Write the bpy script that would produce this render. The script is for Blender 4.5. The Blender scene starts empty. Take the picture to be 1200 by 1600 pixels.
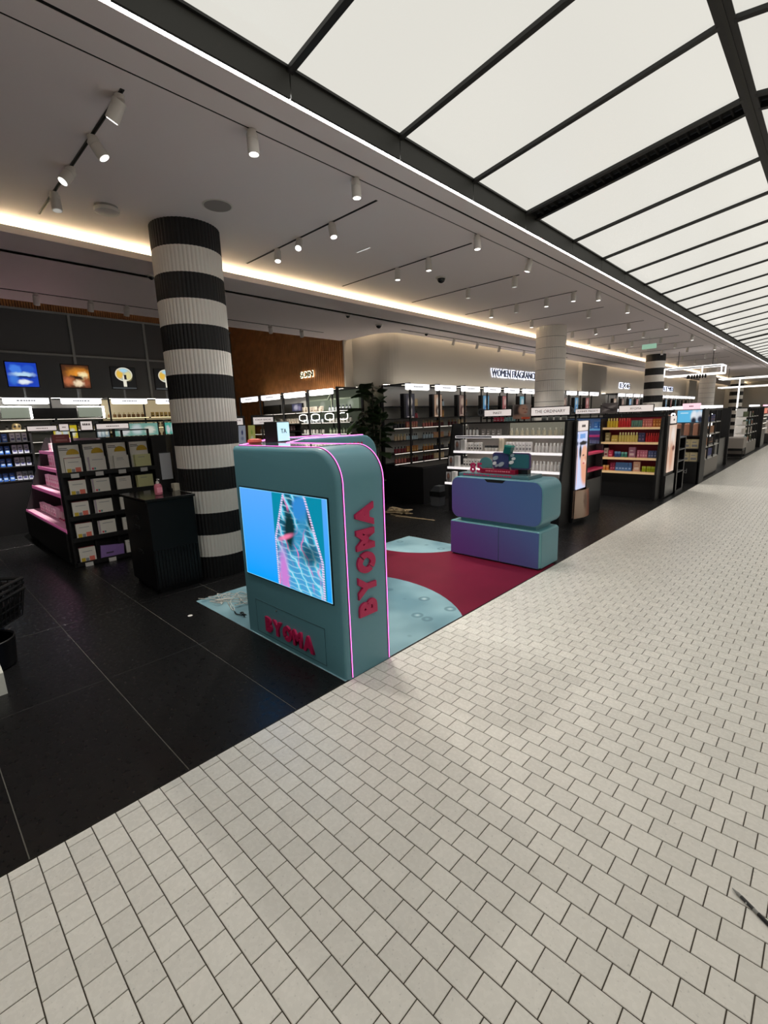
import bpy, math, random
from mathutils import Matrix, Vector
random.seed(7)
PI = math.pi
scene = bpy.context.scene
COL = scene.collection

# ------------------------------------------------------------------ camera
def cam_axes(yaw, pitch, roll):
    cy, sy = math.cos(yaw), math.sin(yaw)
    f = Vector((-sy*math.cos(pitch), cy*math.cos(pitch), -math.sin(pitch)))
    r = Vector((cy, sy, 0)); d = f.cross(r)
    return (math.cos(roll)*r+math.sin(roll)*d, -math.sin(roll)*r+math.cos(roll)*d, f)
CAM = Vector((1.977, 0.0, 1.55)); FPX = 728.84
RGT, DWN, FWD = cam_axes(math.radians(44.0936), math.radians(11.2084), math.radians(1.9989))
cd = bpy.data.cameras.new('camera'); cam = bpy.data.objects.new('camera', cd); COL.objects.link(cam)
m = Matrix.Identity(4)
for i in range(3):
    m[i][0] = RGT[i]; m[i][1] = -DWN[i]; m[i][2] = -FWD[i]; m[i][3] = CAM[i]
cam.matrix_world = m
cd.sensor_fit = 'VERTICAL'; cd.sensor_height = 36.0; cd.sensor_width = 27.0
cd.lens = FPX*36.0/1600.0; cd.clip_start = 0.02; cd.clip_end = 200
scene.camera = cam

# ------------------------------------------------------------------ world, exposure
w = bpy.data.worlds.new('world'); scene.world = w; w.use_nodes = True
w.node_tree.nodes['Background'].inputs[0].default_value = (0.5, 0.5, 0.52, 1)
w.node_tree.nodes['Background'].inputs[1].default_value = 0.01
vs = scene.view_settings
vs.view_transform = 'Standard'; vs.look = 'None'; vs.exposure = 0.8; vs.gamma = 1.0; vs.use_curve_mapping = False
scene.cycles.use_denoising = True
scene.cycles.max_bounces = 8; scene.cycles.diffuse_bounces = 4; scene.cycles.glossy_bounces = 3
scene.cycles.transmission_bounces = 6; scene.cycles.transparent_max_bounces = 8
scene.cycles.sample_clamp_indirect = 4.0
L_PANEL = 0.75        # radiance of the luminous ceiling
L_COVE = 30.0          # warm cove strip
L_WASH = 14.0          # wall wash strip

EX = 2.0**vs.exposure # emission strengths below are given as displayed, i.e. after exposure
W_SPOT = 58.0         # watts of one lit spotlight

# ------------------------------------------------------------------ materials
MATS = {}
def lin(c):
    c = c/255.0
    return c/12.92 if c <= 0.04045 else ((c+0.055)/1.055)**2.4
def rgb(c): return (lin(c[0]), lin(c[1]), lin(c[2]), 1.0)
def mat(name, c, rough=0.5, metal=0.0, emit=None, strength=1.0, spec=0.5, alpha=1.0, trans=0.0, bump=None, vary=None, coat=0.0):
    """plain procedural material; c and emit are 0-255 sRGB; bump=(scale,strength); vary=(scale,amount)"""
    if name in MATS: return MATS[name]
    m = bpy.data.materials.new(name); m.use_nodes = True
    nt = m.node_tree; b = nt.nodes['Principled BSDF']
    b.inputs['Base Color'].default_value = rgb(c)
    b.inputs['Roughness'].default_value = rough; b.inputs['Metallic'].default_value = metal
    b.inputs['Specular IOR Level'].default_value = spec
    b.inputs['Coat Weight'].default_value = coat
    if trans: b.inputs['Transmission Weight'].default_value = trans
    if alpha < 1: b.inputs['Alpha'].default_value = alpha
    if emit:
        b.inputs['Emission Color'].default_value = rgb(emit); b.inputs['Emission Strength'].default_value = strength/EX
    if bump or vary:
        g = nt.nodes.new('ShaderNodeNewGeometry')
        n = nt.nodes.new('ShaderNodeTexNoise'); n.inputs['Scale'].default_value = (vary or bump)[0]; n.inputs['Detail'].default_value = 6
        nt.links.new(g.outputs['Position'], n.inputs['Vector'])
        if vary:
            mx = nt.nodes.new('ShaderNodeMix'); mx.data_type = 'RGBA'; mx.blend_type = 'MULTIPLY'
            mx.inputs['Factor'].default_value = 1.0; mx.inputs['A'].default_value = rgb(c)
            mr = nt.nodes.new('ShaderNodeMapRange'); mr.inputs['From Min'].default_value = .3; mr.inputs['From Max'].default_value = .7
            mr.inputs['To Min'].default_value = 1-vary[1]; mr.inputs['To Max'].default_value = 1+vary[1]
            nt.links.new(n.outputs['Fac'], mr.inputs['Value']); nt.links.new(mr.outputs['Result'], mx.inputs['B'])
            nt.links.new(mx.outputs['Result'], b.inputs['Base Color'])
        if bump:
            bp = nt.nodes.new('ShaderNodeBump'); bp.inputs['Strength'].default_value = bump[1]; bp.inputs['Distance'].default_value = 0.002
            n2 = n
            if vary:
                n2 = nt.nodes.new('ShaderNodeTexNoise'); n2.inputs['Scale'].default_value = bump[0]; n2.inputs['Detail'].default_value = 5
                nt.links.new(g.outputs['Position'], n2.inputs['Vector'])
            nt.links.new(n2.outputs['Fac'], bp.inputs['Height']); nt.links.new(bp.outputs['Normal'], b.inputs['Normal'])
    MATS[name] = m
    return m
def P(m): return m.node_tree.nodes['Principled BSDF']

class NT:
    """tiny node helper for printed pictures laid out in the quad's own UV"""
    def __init__(s, m): s.t = m.node_tree
    def n(s, typ, **kw):
        x = s.t.nodes.new(typ)
        for k, v in kw.items(): setattr(x, k, v)
        return x
    def l(s, a, b): s.t.links.new(a, b)
    def m(s, op, a, b=None):
        x = s.n('ShaderNodeMath', operation=op)
        for i, v in enumerate((a, b)):
            if v is None: continue
            if isinstance(v, (int, float)): x.inputs[i].default_value = v
            else: s.l(v, x.inputs[i])
        return x.outputs[0]
    def mix(s, f, a, b):
        x = s.n('ShaderNodeMix', data_type='RGBA')
        for k, v in (('Factor', f), ('A', a), ('B', b)):
            if isinstance(v, (int, float)): x.inputs[k].default_value = v
            elif isinstance(v, tuple): x.inputs[k].default_value = v
            else: s.l(v, x.inputs[k])
        return x.outputs['Result']
    def ss(s, v, a, b, t0=0.0, t1=1.0):
        x = s.n('ShaderNodeMapRange', interpolation_type='SMOOTHSTEP'); s.l(v, x.inputs['Value'])
        x.inputs['From Min'].default_value = a; x.inputs['From Max'].default_value = b
        x.inputs['To Min'].default_value = t0; x.inputs['To Max'].default_value = t1
        return x.outputs['Result']
def picture(name, bg, shapes, strength=0.0, noise=0.0, nscale=8.0, rough=0.4, bg2=None):
    """flat print / screen image: bg plus a list of ('e',cx,cy,rx,ry,col[,soft,ang]) ellipses and ('r',x0,x1,y0,y1,col) bars in UV"""
    if name in MATS: return MATS[name]
    m = bpy.data.materials.new(name); m.use_nodes = True; N = NT(m); b = P(m)
    uv = N.n('ShaderNodeUVMap').outputs[0]
    if noise:
        tn = N.n('ShaderNodeTexNoise'); tn.inputs['Scale'].default_value = nscale; tn.inputs['Detail'].default_value = 4; N.l(uv, tn.inputs['Vector'])
        vm = N.n('ShaderNodeVectorMath', operation='MULTIPLY_ADD'); N.l(tn.outputs['Color'], vm.inputs[0])
        vm.inputs[1].default_value = (noise, noise, 0)
        va = N.n('ShaderNodeVectorMath', operation='ADD'); N.l(uv, va.inputs[0]); va.inputs[1].default_value = (-noise/2, -noise/2, 0)
        N.l(va.outputs[0], vm.inputs[2]); uvd = vm.outputs[0]
    else: uvd = uv
    sx = N.n('ShaderNodeSeparateXYZ'); N.l(uvd, sx.inputs[0]); u, v = sx.outputs[0], sx.outputs[1]
    c = rgb(bg)
    if bg2: c = N.mix(v, rgb(bg2), rgb(bg))
    for s in shapes:
        if s[0] == 'e':
            cx, cy, rx, ry, co = s[1:6]; so = s[6] if len(s) > 6 else .15; an = s[7] if len(s) > 7 else 0
            du, dv = N.m('SUBTRACT', u, cx), N.m('SUBTRACT', v, cy)
            if an:
                ca, sa = math.cos(an), math.sin(an)
                du, dv = N.m('ADD', N.m('MULTIPLY', du, ca), N.m('MULTIPLY', dv, sa)), N.m('SUBTRACT', N.m('MULTIPLY', dv, ca), N.m('MULTIPLY', du, sa))
            q = N.m('SQRT', N.m('ADD', N.m('POWER', N.m('ABSOLUTE', N.m('DIVIDE', du, rx)), 2.0), N.m('POWER', N.m('ABSOLUTE', N.m('DIVIDE', dv, ry)), 2.0)))
            f = N.ss(q, 1-so, 1+so, 1.0, 0.0)
        else:
            x0, x1, y0, y1, co = s[1:6]
            f = N.m('MULTIPLY', N.m('MULTIPLY', N.m('GREATER_THAN', u, x0), N.m('LESS_THAN', u, x1)), N.m('MULTIPLY', N.m('GREATER_THAN', v, y0), N.m('LESS_THAN', v, y1)))
        c = N.mix(f, c, rgb(co))
    if isinstance(c, tuple):
        r = N.n('ShaderNodeRGB'); r.outputs[0].default_value = c; c = r.outputs[0]
    b.inputs['Roughness'].default_value = rough
    if strength:
        b.inputs['Base Color'].default_value = (0.01, 0.01, 0.01, 1)
        N.l(c, b.inputs['Emission Color']); b.inputs['Emission Strength'].default_value = strength/EX
    else: N.l(c, b.inputs['Base Color'])
    MATS[name] = m
    return m

# ------------------------------------------------------------------ mesh builder
class MB:
    def __init__(s): s.v = []; s.f = []; s.m = []; s.uv = {}
    def add(s, vs, fs, mi=0):
        o = len(s.v); s.v += [tuple(p) for p in vs]
        for f in fs: s.f.append(tuple(o+i for i in f)); s.m.append(mi)
        return s
    def box(s, x0, x1, y0, y1, z0, z1, mi=0):
        return s.add([(x0,y0,z0),(x1,y0,z0),(x1,y1,z0),(x0,y1,z0),(x0,y0,z1),(x1,y0,z1),(x1,y1,z1),(x0,y1,z1)],
                     [(0,3,2,1),(4,5,6,7),(0,1,5,4),(1,2,6,5),(2,3,7,6),(3,0,4,7)], mi)
    def cbox(s, x0, x1, y0, y1, z0, z1, b, mi=0):
        """box with all vertical and top edges chamfered by b"""
        pl = [(x0+b,y0),(x1-b,y0),(x1,y0+b),(x1,y1-b),(x1-b,y1),(x0+b,y1),(x0,y1-b),(x0,y0+b)]
        cx, cy = (x0+x1)/2, (y0+y1)/2
        def inn(p): return (max(x0+b, min(x1-b, p[0])), max(y0+b, min(y1-b, p[1])))
        vs = [(p[0],p[1],z0) for p in pl]+[(p[0],p[1],z1-b) for p in pl]+[(*inn(p), z1) for p in pl]
        fs = [tuple(range(7,-1,-1))]
        for k in range(2):
            for i in range(8):
                j = (i+1) % 8; fs.append((k*8+i, k*8+j, k*8+8+j, k*8+8+i))
        fs.append(tuple(range(16, 24)))
        return s.add(vs, fs, mi)
    def quad(s, a, b, c, d, mi=0, uv=True):
        i = len(s.f); s.add([a,b,c,d], [(0,1,2,3)], mi)
        if uv: s.uv[i] = [(0,0),(1,0),(1,1),(0,1)]
        return s
    def prism(s, poly, axis, a, b, mi=0):
        """poly of 2D points extruded along axis 'x','y' or 'z' from a to b (poly in (y,z),(x,z),(x,y))"""
        def P3(p, t): return {'x': (t,p[0],p[1]), 'y': (p[0],t,p[1]), 'z': (p[0],p[1],t)}[axis]
        n = len(poly); ar = sum(poly[i][0]*poly[(i+1)%n][1]-poly[(i+1)%n][0]*poly[i][1] for i in range(n))
        pl = list(poly) if (ar > 0) != (axis == 'y') else list(poly)[::-1]
        vs = [P3(p, a) for p in pl]+[P3(p, b) for p in pl]
        fs = [tuple(range(n-1,-1,-1)), tuple(range(n, 2*n))]+[(i, (i+1)%n, n+(i+1)%n, n+i) for i in range(n)]
        if b < a: fs = [f[::-1] for f in fs]
        return s.add(vs, fs, mi)
    def cyl(s, p0, p1, r0, r1=None, n=12, mi=0, caps=True):
        r1 = r0 if r1 is None else r1
        p0, p1 = Vector(p0), Vector(p1); d = (p1-p0).normalized()
        a = d.orthogonal().normalized(); b = d.cross(a)
        vs = []
        for p, r in ((p0,r0),(p1,r1)):
            for i in range(n):
                t = 2*PI*i/n; vs.append(p+a*(r*math.cos(t))+b*(r*math.sin(t)))
        fs = [(i,(i+1)%n,n+(i+1)%n,n+i) for i in range(n)]
        if caps: fs += [tuple(range(n-1,-1,-1)), tuple(range(n,2*n))]
        return s.add(vs, fs, mi)
    def lathe(s, prof, c=(0,0,0), n=16, mi=0):
        """prof: list of (r,z)"""
        vs = []
        for r, z in prof:
            for i in range(n):
                t = 2*PI*i/n; vs.append((c[0]+r*math.cos(t), c[1]+r*math.sin(t), c[2]+z))
        fs = []
        for k in range(len(prof)-1):
            for i in range(n):
                j = (i+1) % n; fs.append((k*n+i, k*n+j, (k+1)*n+j, (k+1)*n+i))
        fs.append(tuple(range(n-1,-1,-1))); k = len(prof)-1; fs.append(tuple(range(k*n, k*n+n)))
        return s.add(vs, fs, mi)
    def tube(s, path, r, n=6, mi=0, closed=False):
        pts = [Vector(p) for p in path]; k = len(pts); vs = []
        up = Vector((0,0,1)); prev = None
        for i, p in enumerate(pts):
            if closed: d = pts[(i+1)%k]-pts[i-1]
            else: d = pts[min(i+1,k-1)]-pts[max(i-1,0)]
            d = d.normalized() if d.length > 1e-9 else Vector((1,0,0))
            a = prev-d*prev.dot(d) if prev is not None else d.orthogonal()
            if a.length < 1e-6: a = d.orthogonal()
            a.normalize(); prev = a; b = d.cross(a)
            for j in range(n):
                t = 2*PI*j/n; vs.append(p+a*(r*math.cos(t))+b*(r*math.sin(t)))
        fs = []
        for i in range(k if closed else k-1):
            i2 = (i+1) % k
            for j in range(n): fs.append((i*n+j, i*n+(j+1)%n, i2*n+(j+1)%n, i2*n+j))
        if not closed: fs += [tuple(range(n-1,-1,-1)), tuple(range((k-1)*n, k*n))]
        return s.add(vs, fs, mi)
    def mesh(s, name, mats, off=(0,0,0), smooth=False):
        me = bpy.data.meshes.new(name)
        me.from_pydata([(p[0]-off[0],p[1]-off[1],p[2]-off[2]) for p in s.v], [], s.f)
        if not isinstance(mats, (list,tuple)): mats = [mats]
        for m in mats: me.materials.append(m)
        if len(mats) > 1: me.polygons.foreach_set('material_index', s.m)
        if s.uv:
            ul = me.uv_layers.new(name='UVMap')
            for fi, c in s.uv.items():
                for li, q in zip(me.polygons[fi].loop_indices, c): ul.data[li].uv = q
        if smooth:
            me.polygons.foreach_set('use_smooth', [True]*len(me.polygons))
            me.set_sharp_from_angle(angle=math.radians(40))
        me.update()
        return me
    def center(s):
        xs, ys, zs = zip(*s.v)
        return ((min(xs)+max(xs))/2, (min(ys)+max(ys))/2, min(zs))
    def build(s, name, mats, parent=None, local=False, smooth=False):
        """world coordinates unless local; a mesh without a parent gets its origin at its base"""
        off = (0,0,0)
        if parent is None: off = s.center()
        elif not local: off = wloc(parent)
        o = bpy.data.objects.new(name, s.mesh(name, mats, off, smooth)); COL.objects.link(o)
        if parent is None: o.location = off
        else: o.parent = parent
        return o
def wloc(o):
    v = Vector(o.location)
    while o.parent: o = o.parent; v += Vector(o.location)
    return tuple(v)
def tag(o, label=None, cat=None, group=None, kind=None):
    if label: o['label'] = label
    if cat: o['category'] = cat
    if group: o['group'] = group
    if kind: o['kind'] = kind
    return o
def empty(name, loc, rz=0.0, label=None, cat=None, group=None, kind=None):
    o = bpy.data.objects.new(name, None); COL.objects.link(o); o.location = loc; o.rotation_euler = (0,0,rz)
    o.empty_display_size = 0.1
    return tag(o, label, cat, group, kind)
def link(name, me, parent=None, loc=(0,0,0), rot=(0,0,0)):
    o = bpy.data.objects.new(name, me); COL.objects.link(o)
    o.location = loc; o.rotation_euler = rot
    if parent: o.parent = parent
    return o
def copy_tree(o, parent=None):
    c = o.copy(); COL.objects.link(c); c.parent = parent
    for ch in list(o.children): copy_tree(ch, c)
    return c
def W(root, p):
    """local point of a (top-level, z-rotated) root in world coordinates"""
    a = root.rotation_euler[2]; l = root.location
    return (l[0]+p[0]*math.cos(a)-p[1]*math.sin(a), l[1]+p[0]*math.sin(a)+p[1]*math.cos(a), l[2]+p[2])
ORD = ['first','second','third','fourth','fifth','sixth','seventh','eighth','ninth','tenth','eleventh','twelfth','thirteenth','fourteenth','fifteenth',
       'sixteenth','seventeenth','eighteenth','nineteenth','twentieth','twenty-first','twenty-second','twenty-third','twenty-fourth','twenty-fifth']
TXT = {}
def text_mesh(s, size, ext, m, off=0.0, key=''):
    """lettering as a mesh in its own XY plane, centred on its bounding box"""
    k = (s, size, ext, m.name, off)
    if k in TXT: return TXT[k]
    cu = bpy.data.curves.new('lettering', 'FONT'); cu.body = s; cu.size = size; cu.extrude = ext; cu.offset = off; cu.resolution_u = 3
    o = bpy.data.objects.new('lettering', cu); COL.objects.link(o)
    me = bpy.data.meshes.new_from_object(o)
    bpy.data.objects.remove(o); bpy.data.curves.remove(cu)
    xs = [v.co.x for v in me.vertices]; ys = [v.co.y for v in me.vertices]
    cx, cy = (min(xs)+max(xs))/2, (min(ys)+max(ys))/2
    for v in me.vertices: v.co.x -= cx; v.co.y -= cy
    me.materials.clear(); me.materials.append(m); me['w'] = max(xs)-min(xs); me['h'] = max(ys)-min(ys)
    TXT[k] = me
    return me
def text_on(parent, s, size, loc, face, m, ext=0.003, off=0.0, name='lettering'):
    """face: '-y' reads along +x, '+x' reads along +y, 'local-y' same as -y in the parent's frame"""
    rot = {'-y': (PI/2,0,0), '+x': (PI/2,0,PI/2)}[face]
    return link(name, text_mesh(s, size, ext, m, off), parent, loc, rot)
def dashes(w, h, n, m, rnd):
    """an unreadable line of tiny print: short marks in the XZ plane, facing -y, centred"""
    mb = MB(); tot = 0; ws = [rnd.uniform(.6,1.2) for _ in range(n)]; k = w/(sum(ws)*1.35)
    x = -w/2
    for q in ws:
        ww = q*k; mb.box(x, x+ww, -.0012, 0, -h/2, h/2); mb.box(x+ww*.3, x+ww*.7, -.0016, 0, h*.5, h*.75); x += ww*1.35
    return mb.mesh('lettering', m)
# ------------------------------------------------------------------ shared materials
def tile_material(name, base, amount, rough, bumpscale, bumpstr, spec=0.5, speck=0.0):
    m = bpy.data.materials.new(name); m.use_nodes = True; N = NT(m); b = P(m); MATS[name] = m
    g = N.n('ShaderNodeNewGeometry'); oi = N.n('ShaderNodeObjectInfo')
    r = N.m('FRACT', N.m('ADD', g.outputs['Random Per Island'], oi.outputs['Random']))
    n1 = N.n('ShaderNodeTexNoise'); n1.inputs['Scale'].default_value = 14; n1.inputs['Detail'].default_value = 6; N.l(g.outputs['Position'], n1.inputs['Vector'])
    n2 = N.n('ShaderNodeTexNoise'); n2.inputs['Scale'].default_value = bumpscale; n2.inputs['Detail'].default_value = 4; N.l(g.outputs['Position'], n2.inputs['Vector'])
    k = N.m('ADD', N.m('MULTIPLY', N.m('SUBTRACT', r, .5), amount), N.m('MULTIPLY', N.m('SUBTRACT', n1.outputs['Fac'], .5), amount*1.2))
    k = N.m('ADD', k, 1.0)
    if speck:
        n3 = N.n('ShaderNodeTexNoise'); n3.inputs['Scale'].default_value = 90; n3.inputs['Detail'].default_value = 2; N.l(g.outputs['Position'], n3.inputs['Vector'])
        k = N.m('MULTIPLY', k, N.ss(n3.outputs['Fac'], .28, .36, 1-speck, 1.0))
    x = N.n('ShaderNodeMix', data_type='RGBA', blend_type='MULTIPLY'); x.inputs['Factor'].default_value = 1
    x.inputs['A'].default_value = rgb(base); N.l(k, x.inputs['B']); N.l(x.outputs['Result'], b.inputs['Base Color'])
    bp = N.n('ShaderNodeBump'); bp.inputs['Strength'].default_value = bumpstr; bp.inputs['Distance'].default_value = .003
    N.l(n2.outputs['Fac'], bp.inputs['Height']); N.l(bp.outputs['Normal'], b.inputs['Normal'])
    rr = N.ss(n2.outputs['Fac'], .3, .7, rough-.06, rough+.08); N.l(rr, b.inputs['Roughness'])
    b.inputs['Specular IOR Level'].default_value = spec
    return m
M_WTILE = tile_material('cream_floor_tile', (238,234,226), .10, .25, 60, .10, spec=.3, speck=.15)
M_GROUT = mat('brown_grout', (72,64,54), .9)
M_SLAB = tile_material('black_stone_slab', (21,21,22), .16, .32, 35, .10, spec=.28)
M_JOINT = mat('grey_slab_joint', (110,107,100), .85)
M_CEIL = mat('ceiling_paint', (236,225,224), .85)
M_WALL = mat('grey_wall_paint', (186,181,172), .8, bump=(40,.05))
M_BLACK = mat('black_metal', (15,15,17), .45)
M_SATIN = mat('black_lacquer', (11,11,14), .3)
M_VOID = mat('black_void', (4,4,4), .9)
M_WHITE = mat('white_plastic', (232,230,226), .45)
M_FRAME = mat('dark_frame_metal', (22,22,20), .5)
M_UPST = mat('dark_olive_fascia', (44,44,40), .6)
M_LEDW = mat('white_led_strip', (255,255,255), .5, emit=(255,253,248), strength=14.0)
M_COVE = mat('warm_cove_strip', (255,240,200), .5, emit=(255,238,192), strength=L_COVE)
M_WASH = mat('warm_wash_strip', (255,240,215), .5, emit=(255,234,200), strength=L_WASH)
M_HEAD = mat('header_light_box', (255,255,255), .5, emit=(250,250,255), strength=1.25)
M_HTXT = mat('header_print', (120,122,128), .6)
M_CREAMSIGN = mat('cream_header_sign', (246,236,232), .5, emit=(246,234,230), strength=.55)
M_PRINT = mat('dark_print', (40,40,44), .6)
M_GLASS = mat('clear_glass', (235,245,245), .03, trans=1.0, alpha=.35)
YF = 46.0

# ------------------------------------------------------------------ floor of the aisle: cream tiles in running bond
def struct(o): o['kind'] = 'structure'; return o
aisle = struct(empty('floor_aisle', (0,0,0))); aisle['label'] = 'cream tiled aisle floor in running bond'
mb = MB(); mb.box(0, 9, -4, YF, -.05, -.003); mb.build('grout_bed', M_GROUT, aisle)
PITCH = .0886; G = .0017
WID = [.090, .095, .100, .105, .110, .115]
TILE = {}
def tile_mesh(wd):
    if wd not in TILE:
        a, c, b = wd/2-G, PITCH/2-G, .0015
        q = MB(); q.add([(-a,-c,-.006),(a,-c,-.006),(a,c,-.006),(-a,c,-.006),(-a,-c,-b),(a,-c,-b),(a,c,-b),(-a,c,-b),(-a+b,-c+b,0),(a-b,-c+b,0),(a-b,c-b,0),(-a+b,c-b,0)],
              [(0,1,5,4),(1,2,6,5),(2,3,7,6),(3,0,4,7),(4,5,9,8),(5,6,10,9),(6,7,11,10),(7,4,8,11),(8,9,10,11)])
        TILE[wd] = q
    return TILE[wd]
def project(p):
    d = Vector(p)-CAM; z = d.dot(FWD)
    return (600+FPX*d.dot(RGT)/z, 800+FPX*d.dot(DWN)/z, z) if z > .05 else None
rt = random.Random(3); tiles = []
row = -10
while True:
    y0 = .0325+PITCH*row
    if y0 > 34: break
    x = 0.0
    first = .045 if row % 2 == 0 else .095
    wd = first
    while x < 4.6:
        if x+wd > 4.6: break
        tiles.append((x+wd/2, y0+PITCH/2, wd)); x += wd
        wd = rt.choice(WID)
        # keep the joints of neighbouring rows apart: pull towards the running-bond position
        k = round((x-first)/.1022); tgt = first+(k+1)*.1022
        wd = min(WID, key=lambda q: abs(x+q-tgt)+rt.uniform(0,.008))
    row += 1
score = []
for i, (x, y, wd) in enumerate(tiles):
    p = project((x, y, 0))
    if p and -10 < p[0] < 1210 and 600 < p[1] < 1610: score.append((p[2], i))
score.sort(); near = set(i for _, i in score[:300])
rest = MB(); meshes = {}
for i, (x, y, wd) in enumerate(tiles):
    q = tile_mesh(wd)
    if i in near:
        if wd not in meshes: meshes[wd] = q.mesh('tile', M_WTILE)
        link('tile', meshes[wd], aisle, (x, y, rt.uniform(-.0004,.0004)))
    else:
        rest.add([(a+x, b+y, c) for a, b, c in q.v], q.f)
o = rest.build('far_tiles', M_WTILE, aisle); o['kind'] = 'stuff'
mb = MB(); mb.box(4.6, 9, -4, YF, -.003, 0); mb.box(0, 4.6, 34, YF, -.003, -.0005); mb.build('plain_floor', M_WTILE, aisle)

# ------------------------------------------------------------------ black stone floor of the shop
store = struct(empty('floor_shop', (-1,0,0))); store['label'] = 'black stone slab floor of the shop'
mb = MB(); mb.box(-11, 0, -4, YF, -.05, -.002); mb.build('joint_bed', M_JOINT, store)
slab = {}
for ix in range(10):
    for iy in range(-4, 15):
        xa, xb = -1.19-1.2*(ix-1), -1.19-1.2*ix
        if ix == 0: xa = -.006; xb = -1.19
        ya = .1+.6*iy; k = round(xa-xb, 3)
        if k not in slab:
            h = k/2-.0019; q = MB(); q.cbox(-h, h, -.2981, .2981, -.012, 0, .001); slab[k] = q.mesh('slab', M_SLAB)
        link('slab', slab[k], store, ((xa+xb)/2+1, ya+.3, 0))
mb = MB()
for iy in range(62): mb.box(-10.2, -.006, 9.1+.6*iy, 9.1+.6*iy+.597, -.01, 0)
mb.box(-10.2,-.006,-4,-2.31,-.01,0)
o = mb.build('far_slabs', M_SLAB, store); o['kind'] = 'stuff'
mb = MB(); mb.box(-.006, .0, -4, YF, -.02, .0012); mb.build('edge_trim', mat('dark_steel_trim', (52,50,46), .4, .8), store)

# ------------------------------------------------------------------ main ceiling with slots
ZC = 3.40; ZL = 3.25
ceil = struct(empty('ceiling', (-2,0,ZC))); ceil['label'] = 'flat painted ceiling of the shop'
mb = MB()
for a, b in ((-3.95,-.952), (-.938,-.768), (-.742,-.577)): mb.box(a, b, -4, YF, ZC, ZC+.06)
mb.box(-3.98, -3.93, -4, YF, ZL, ZC+.06)
mb.build('plaster', M_CEIL, ceil)
mb = MB(); mb.box(-.952,-.938,-4,YF,ZC+.002,ZC+.05); mb.box(-.768,-.742,-4,18.15,ZC+.003,ZC+.05); mb.box(-.768,-.742,18.4,YF,ZC+.003,ZC+.05); mb.build('slot_backing', M_VOID, ceil)
mb = MB()
for a, b in ((-4, 18.15), (18.4, YF)): mb.box(-.577, -.549, a, b, ZC+.002, ZC+.03)
led = mb.build('led_line', M_LEDW, ceil)

# lower ceiling strip with the cove lip and the rounded corner
low = struct(empty('ceiling_lower', (-4.5,3,ZL))); low['label'] = 'lower ceiling strip behind the warm cove'
arc = lambda cx, cy, r, a0, a1, n: [(cx+r*math.cos(a0+(a1-a0)*i/n), cy+r*math.sin(a0+(a1-a0)*i/n)) for i in range(n+1)]
edge = [(-5.98,7.14),(-5.80,7.12)]+arc(-5.05,7.55,.45,-PI/2,0,8)
out = [(-3.4,-4),(-3.4,YF),(-4.6,YF)]+edge[::-1]+[(-5.98,-4)]
mb = MB(); mb.prism(out, 'z', ZL, ZL+.04); mb.build('plaster', M_CEIL, low)
mb = MB(); mb.box(-3.415,-3.4,-4,YF,ZL+.04,ZL+.06); mb.build('cove_lip', M_WHITE, low)
mb = MB(); mb.box(-3.62,-3.58,-4,YF,ZL+.045,ZL+.06); mb.build('cove_light', M_COVE, low)
# fascia closing the soffit towards the alcove
mb = MB(); mb.box(-6.0,-5.98,-4,7.14,ZL,4.56); mb.build('soffit_fascia', M_CEIL, low)

# grey wall with a washed top, rounded corner, and pilaster boxes farther on
wal = [(-5.88,7.28)]+arc(-5.1,7.62,.34,-PI/2,0,8)+[(-4.76,YF)]
mb = MB()
back = [(p[0]-(.0 if i == 0 else .1), p[1]+.1) for i, p in enumerate(wal)]
mb.prism(wal+[(-4.9,YF),(-4.9,7.45),(-5.88,7.45)], 'z', 0, 3.5)
gw = struct(mb.build('wall_grey', M_WALL)); gw['label'] = 'grey painted wall behind the fragrance bays'
mb = MB()
for a, b in ((16.9,19.3), (33.0,35.0)): mb.box(-4.76,-4.62,a,b,0,3.24)
struct(mb.build('wall_pilaster', M_WALL))
mb = MB(); mb.prism([(-5.9,7.0),(-4.55,7.0),(-4.55,YF),(-4.95,YF),(-4.95,7.5),(-5.9,7.5)], 'z', 3.47, 3.5)
o = struct(mb.build('ceiling_slot', M_CEIL))
mb = MB()
lp = [(-5.75,7.205)]+arc(-5.075,7.585,.39,-PI/2,0,8)+[(-4.685,YF)]
for i in range(len(lp)-1):
    (x0,y0),(x1,y1) = lp[i],lp[i+1]; d = Vector((x1-x0,y1-y0)); n = Vector((-d.y,d.x)).normalized()*.02
    mb.add([(x0-n.x,y0-n.y,3.44),(x1-n.x,y1-n.y,3.44),(x1+n.x,y1+n.y,3.44),(x0+n.x,y0+n.y,3.44)], [(0,3,2,1)])
struct(mb.build('trim_wash_light', M_WASH))

# wood slat wall of the alcove (slats far too narrow to pick apart)
M_WOOD = mat('brown_wood_slat', (164,108,60), .5, vary=(6,.25))
mb = MB(); mb.box(-10.8,-5.88,7.07,7.2,0,4.6,1)
x = -10.78
while x < -5.9: mb.box(x, x+.054, 7.04, 7.07, 0, 4.6); x += .072
ww = struct(mb.build('wall_wood', [M_WOOD, mat('brown_wood_backing', (44,27,15), .7)])); ww['label'] = 'vertical brown wood slat wall of the alcove'
mb = MB(); mb.box(-5.92,-5.872,7.04,7.44,0,3.46); struct(mb.build('trim_1', M_WALL))
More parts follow.
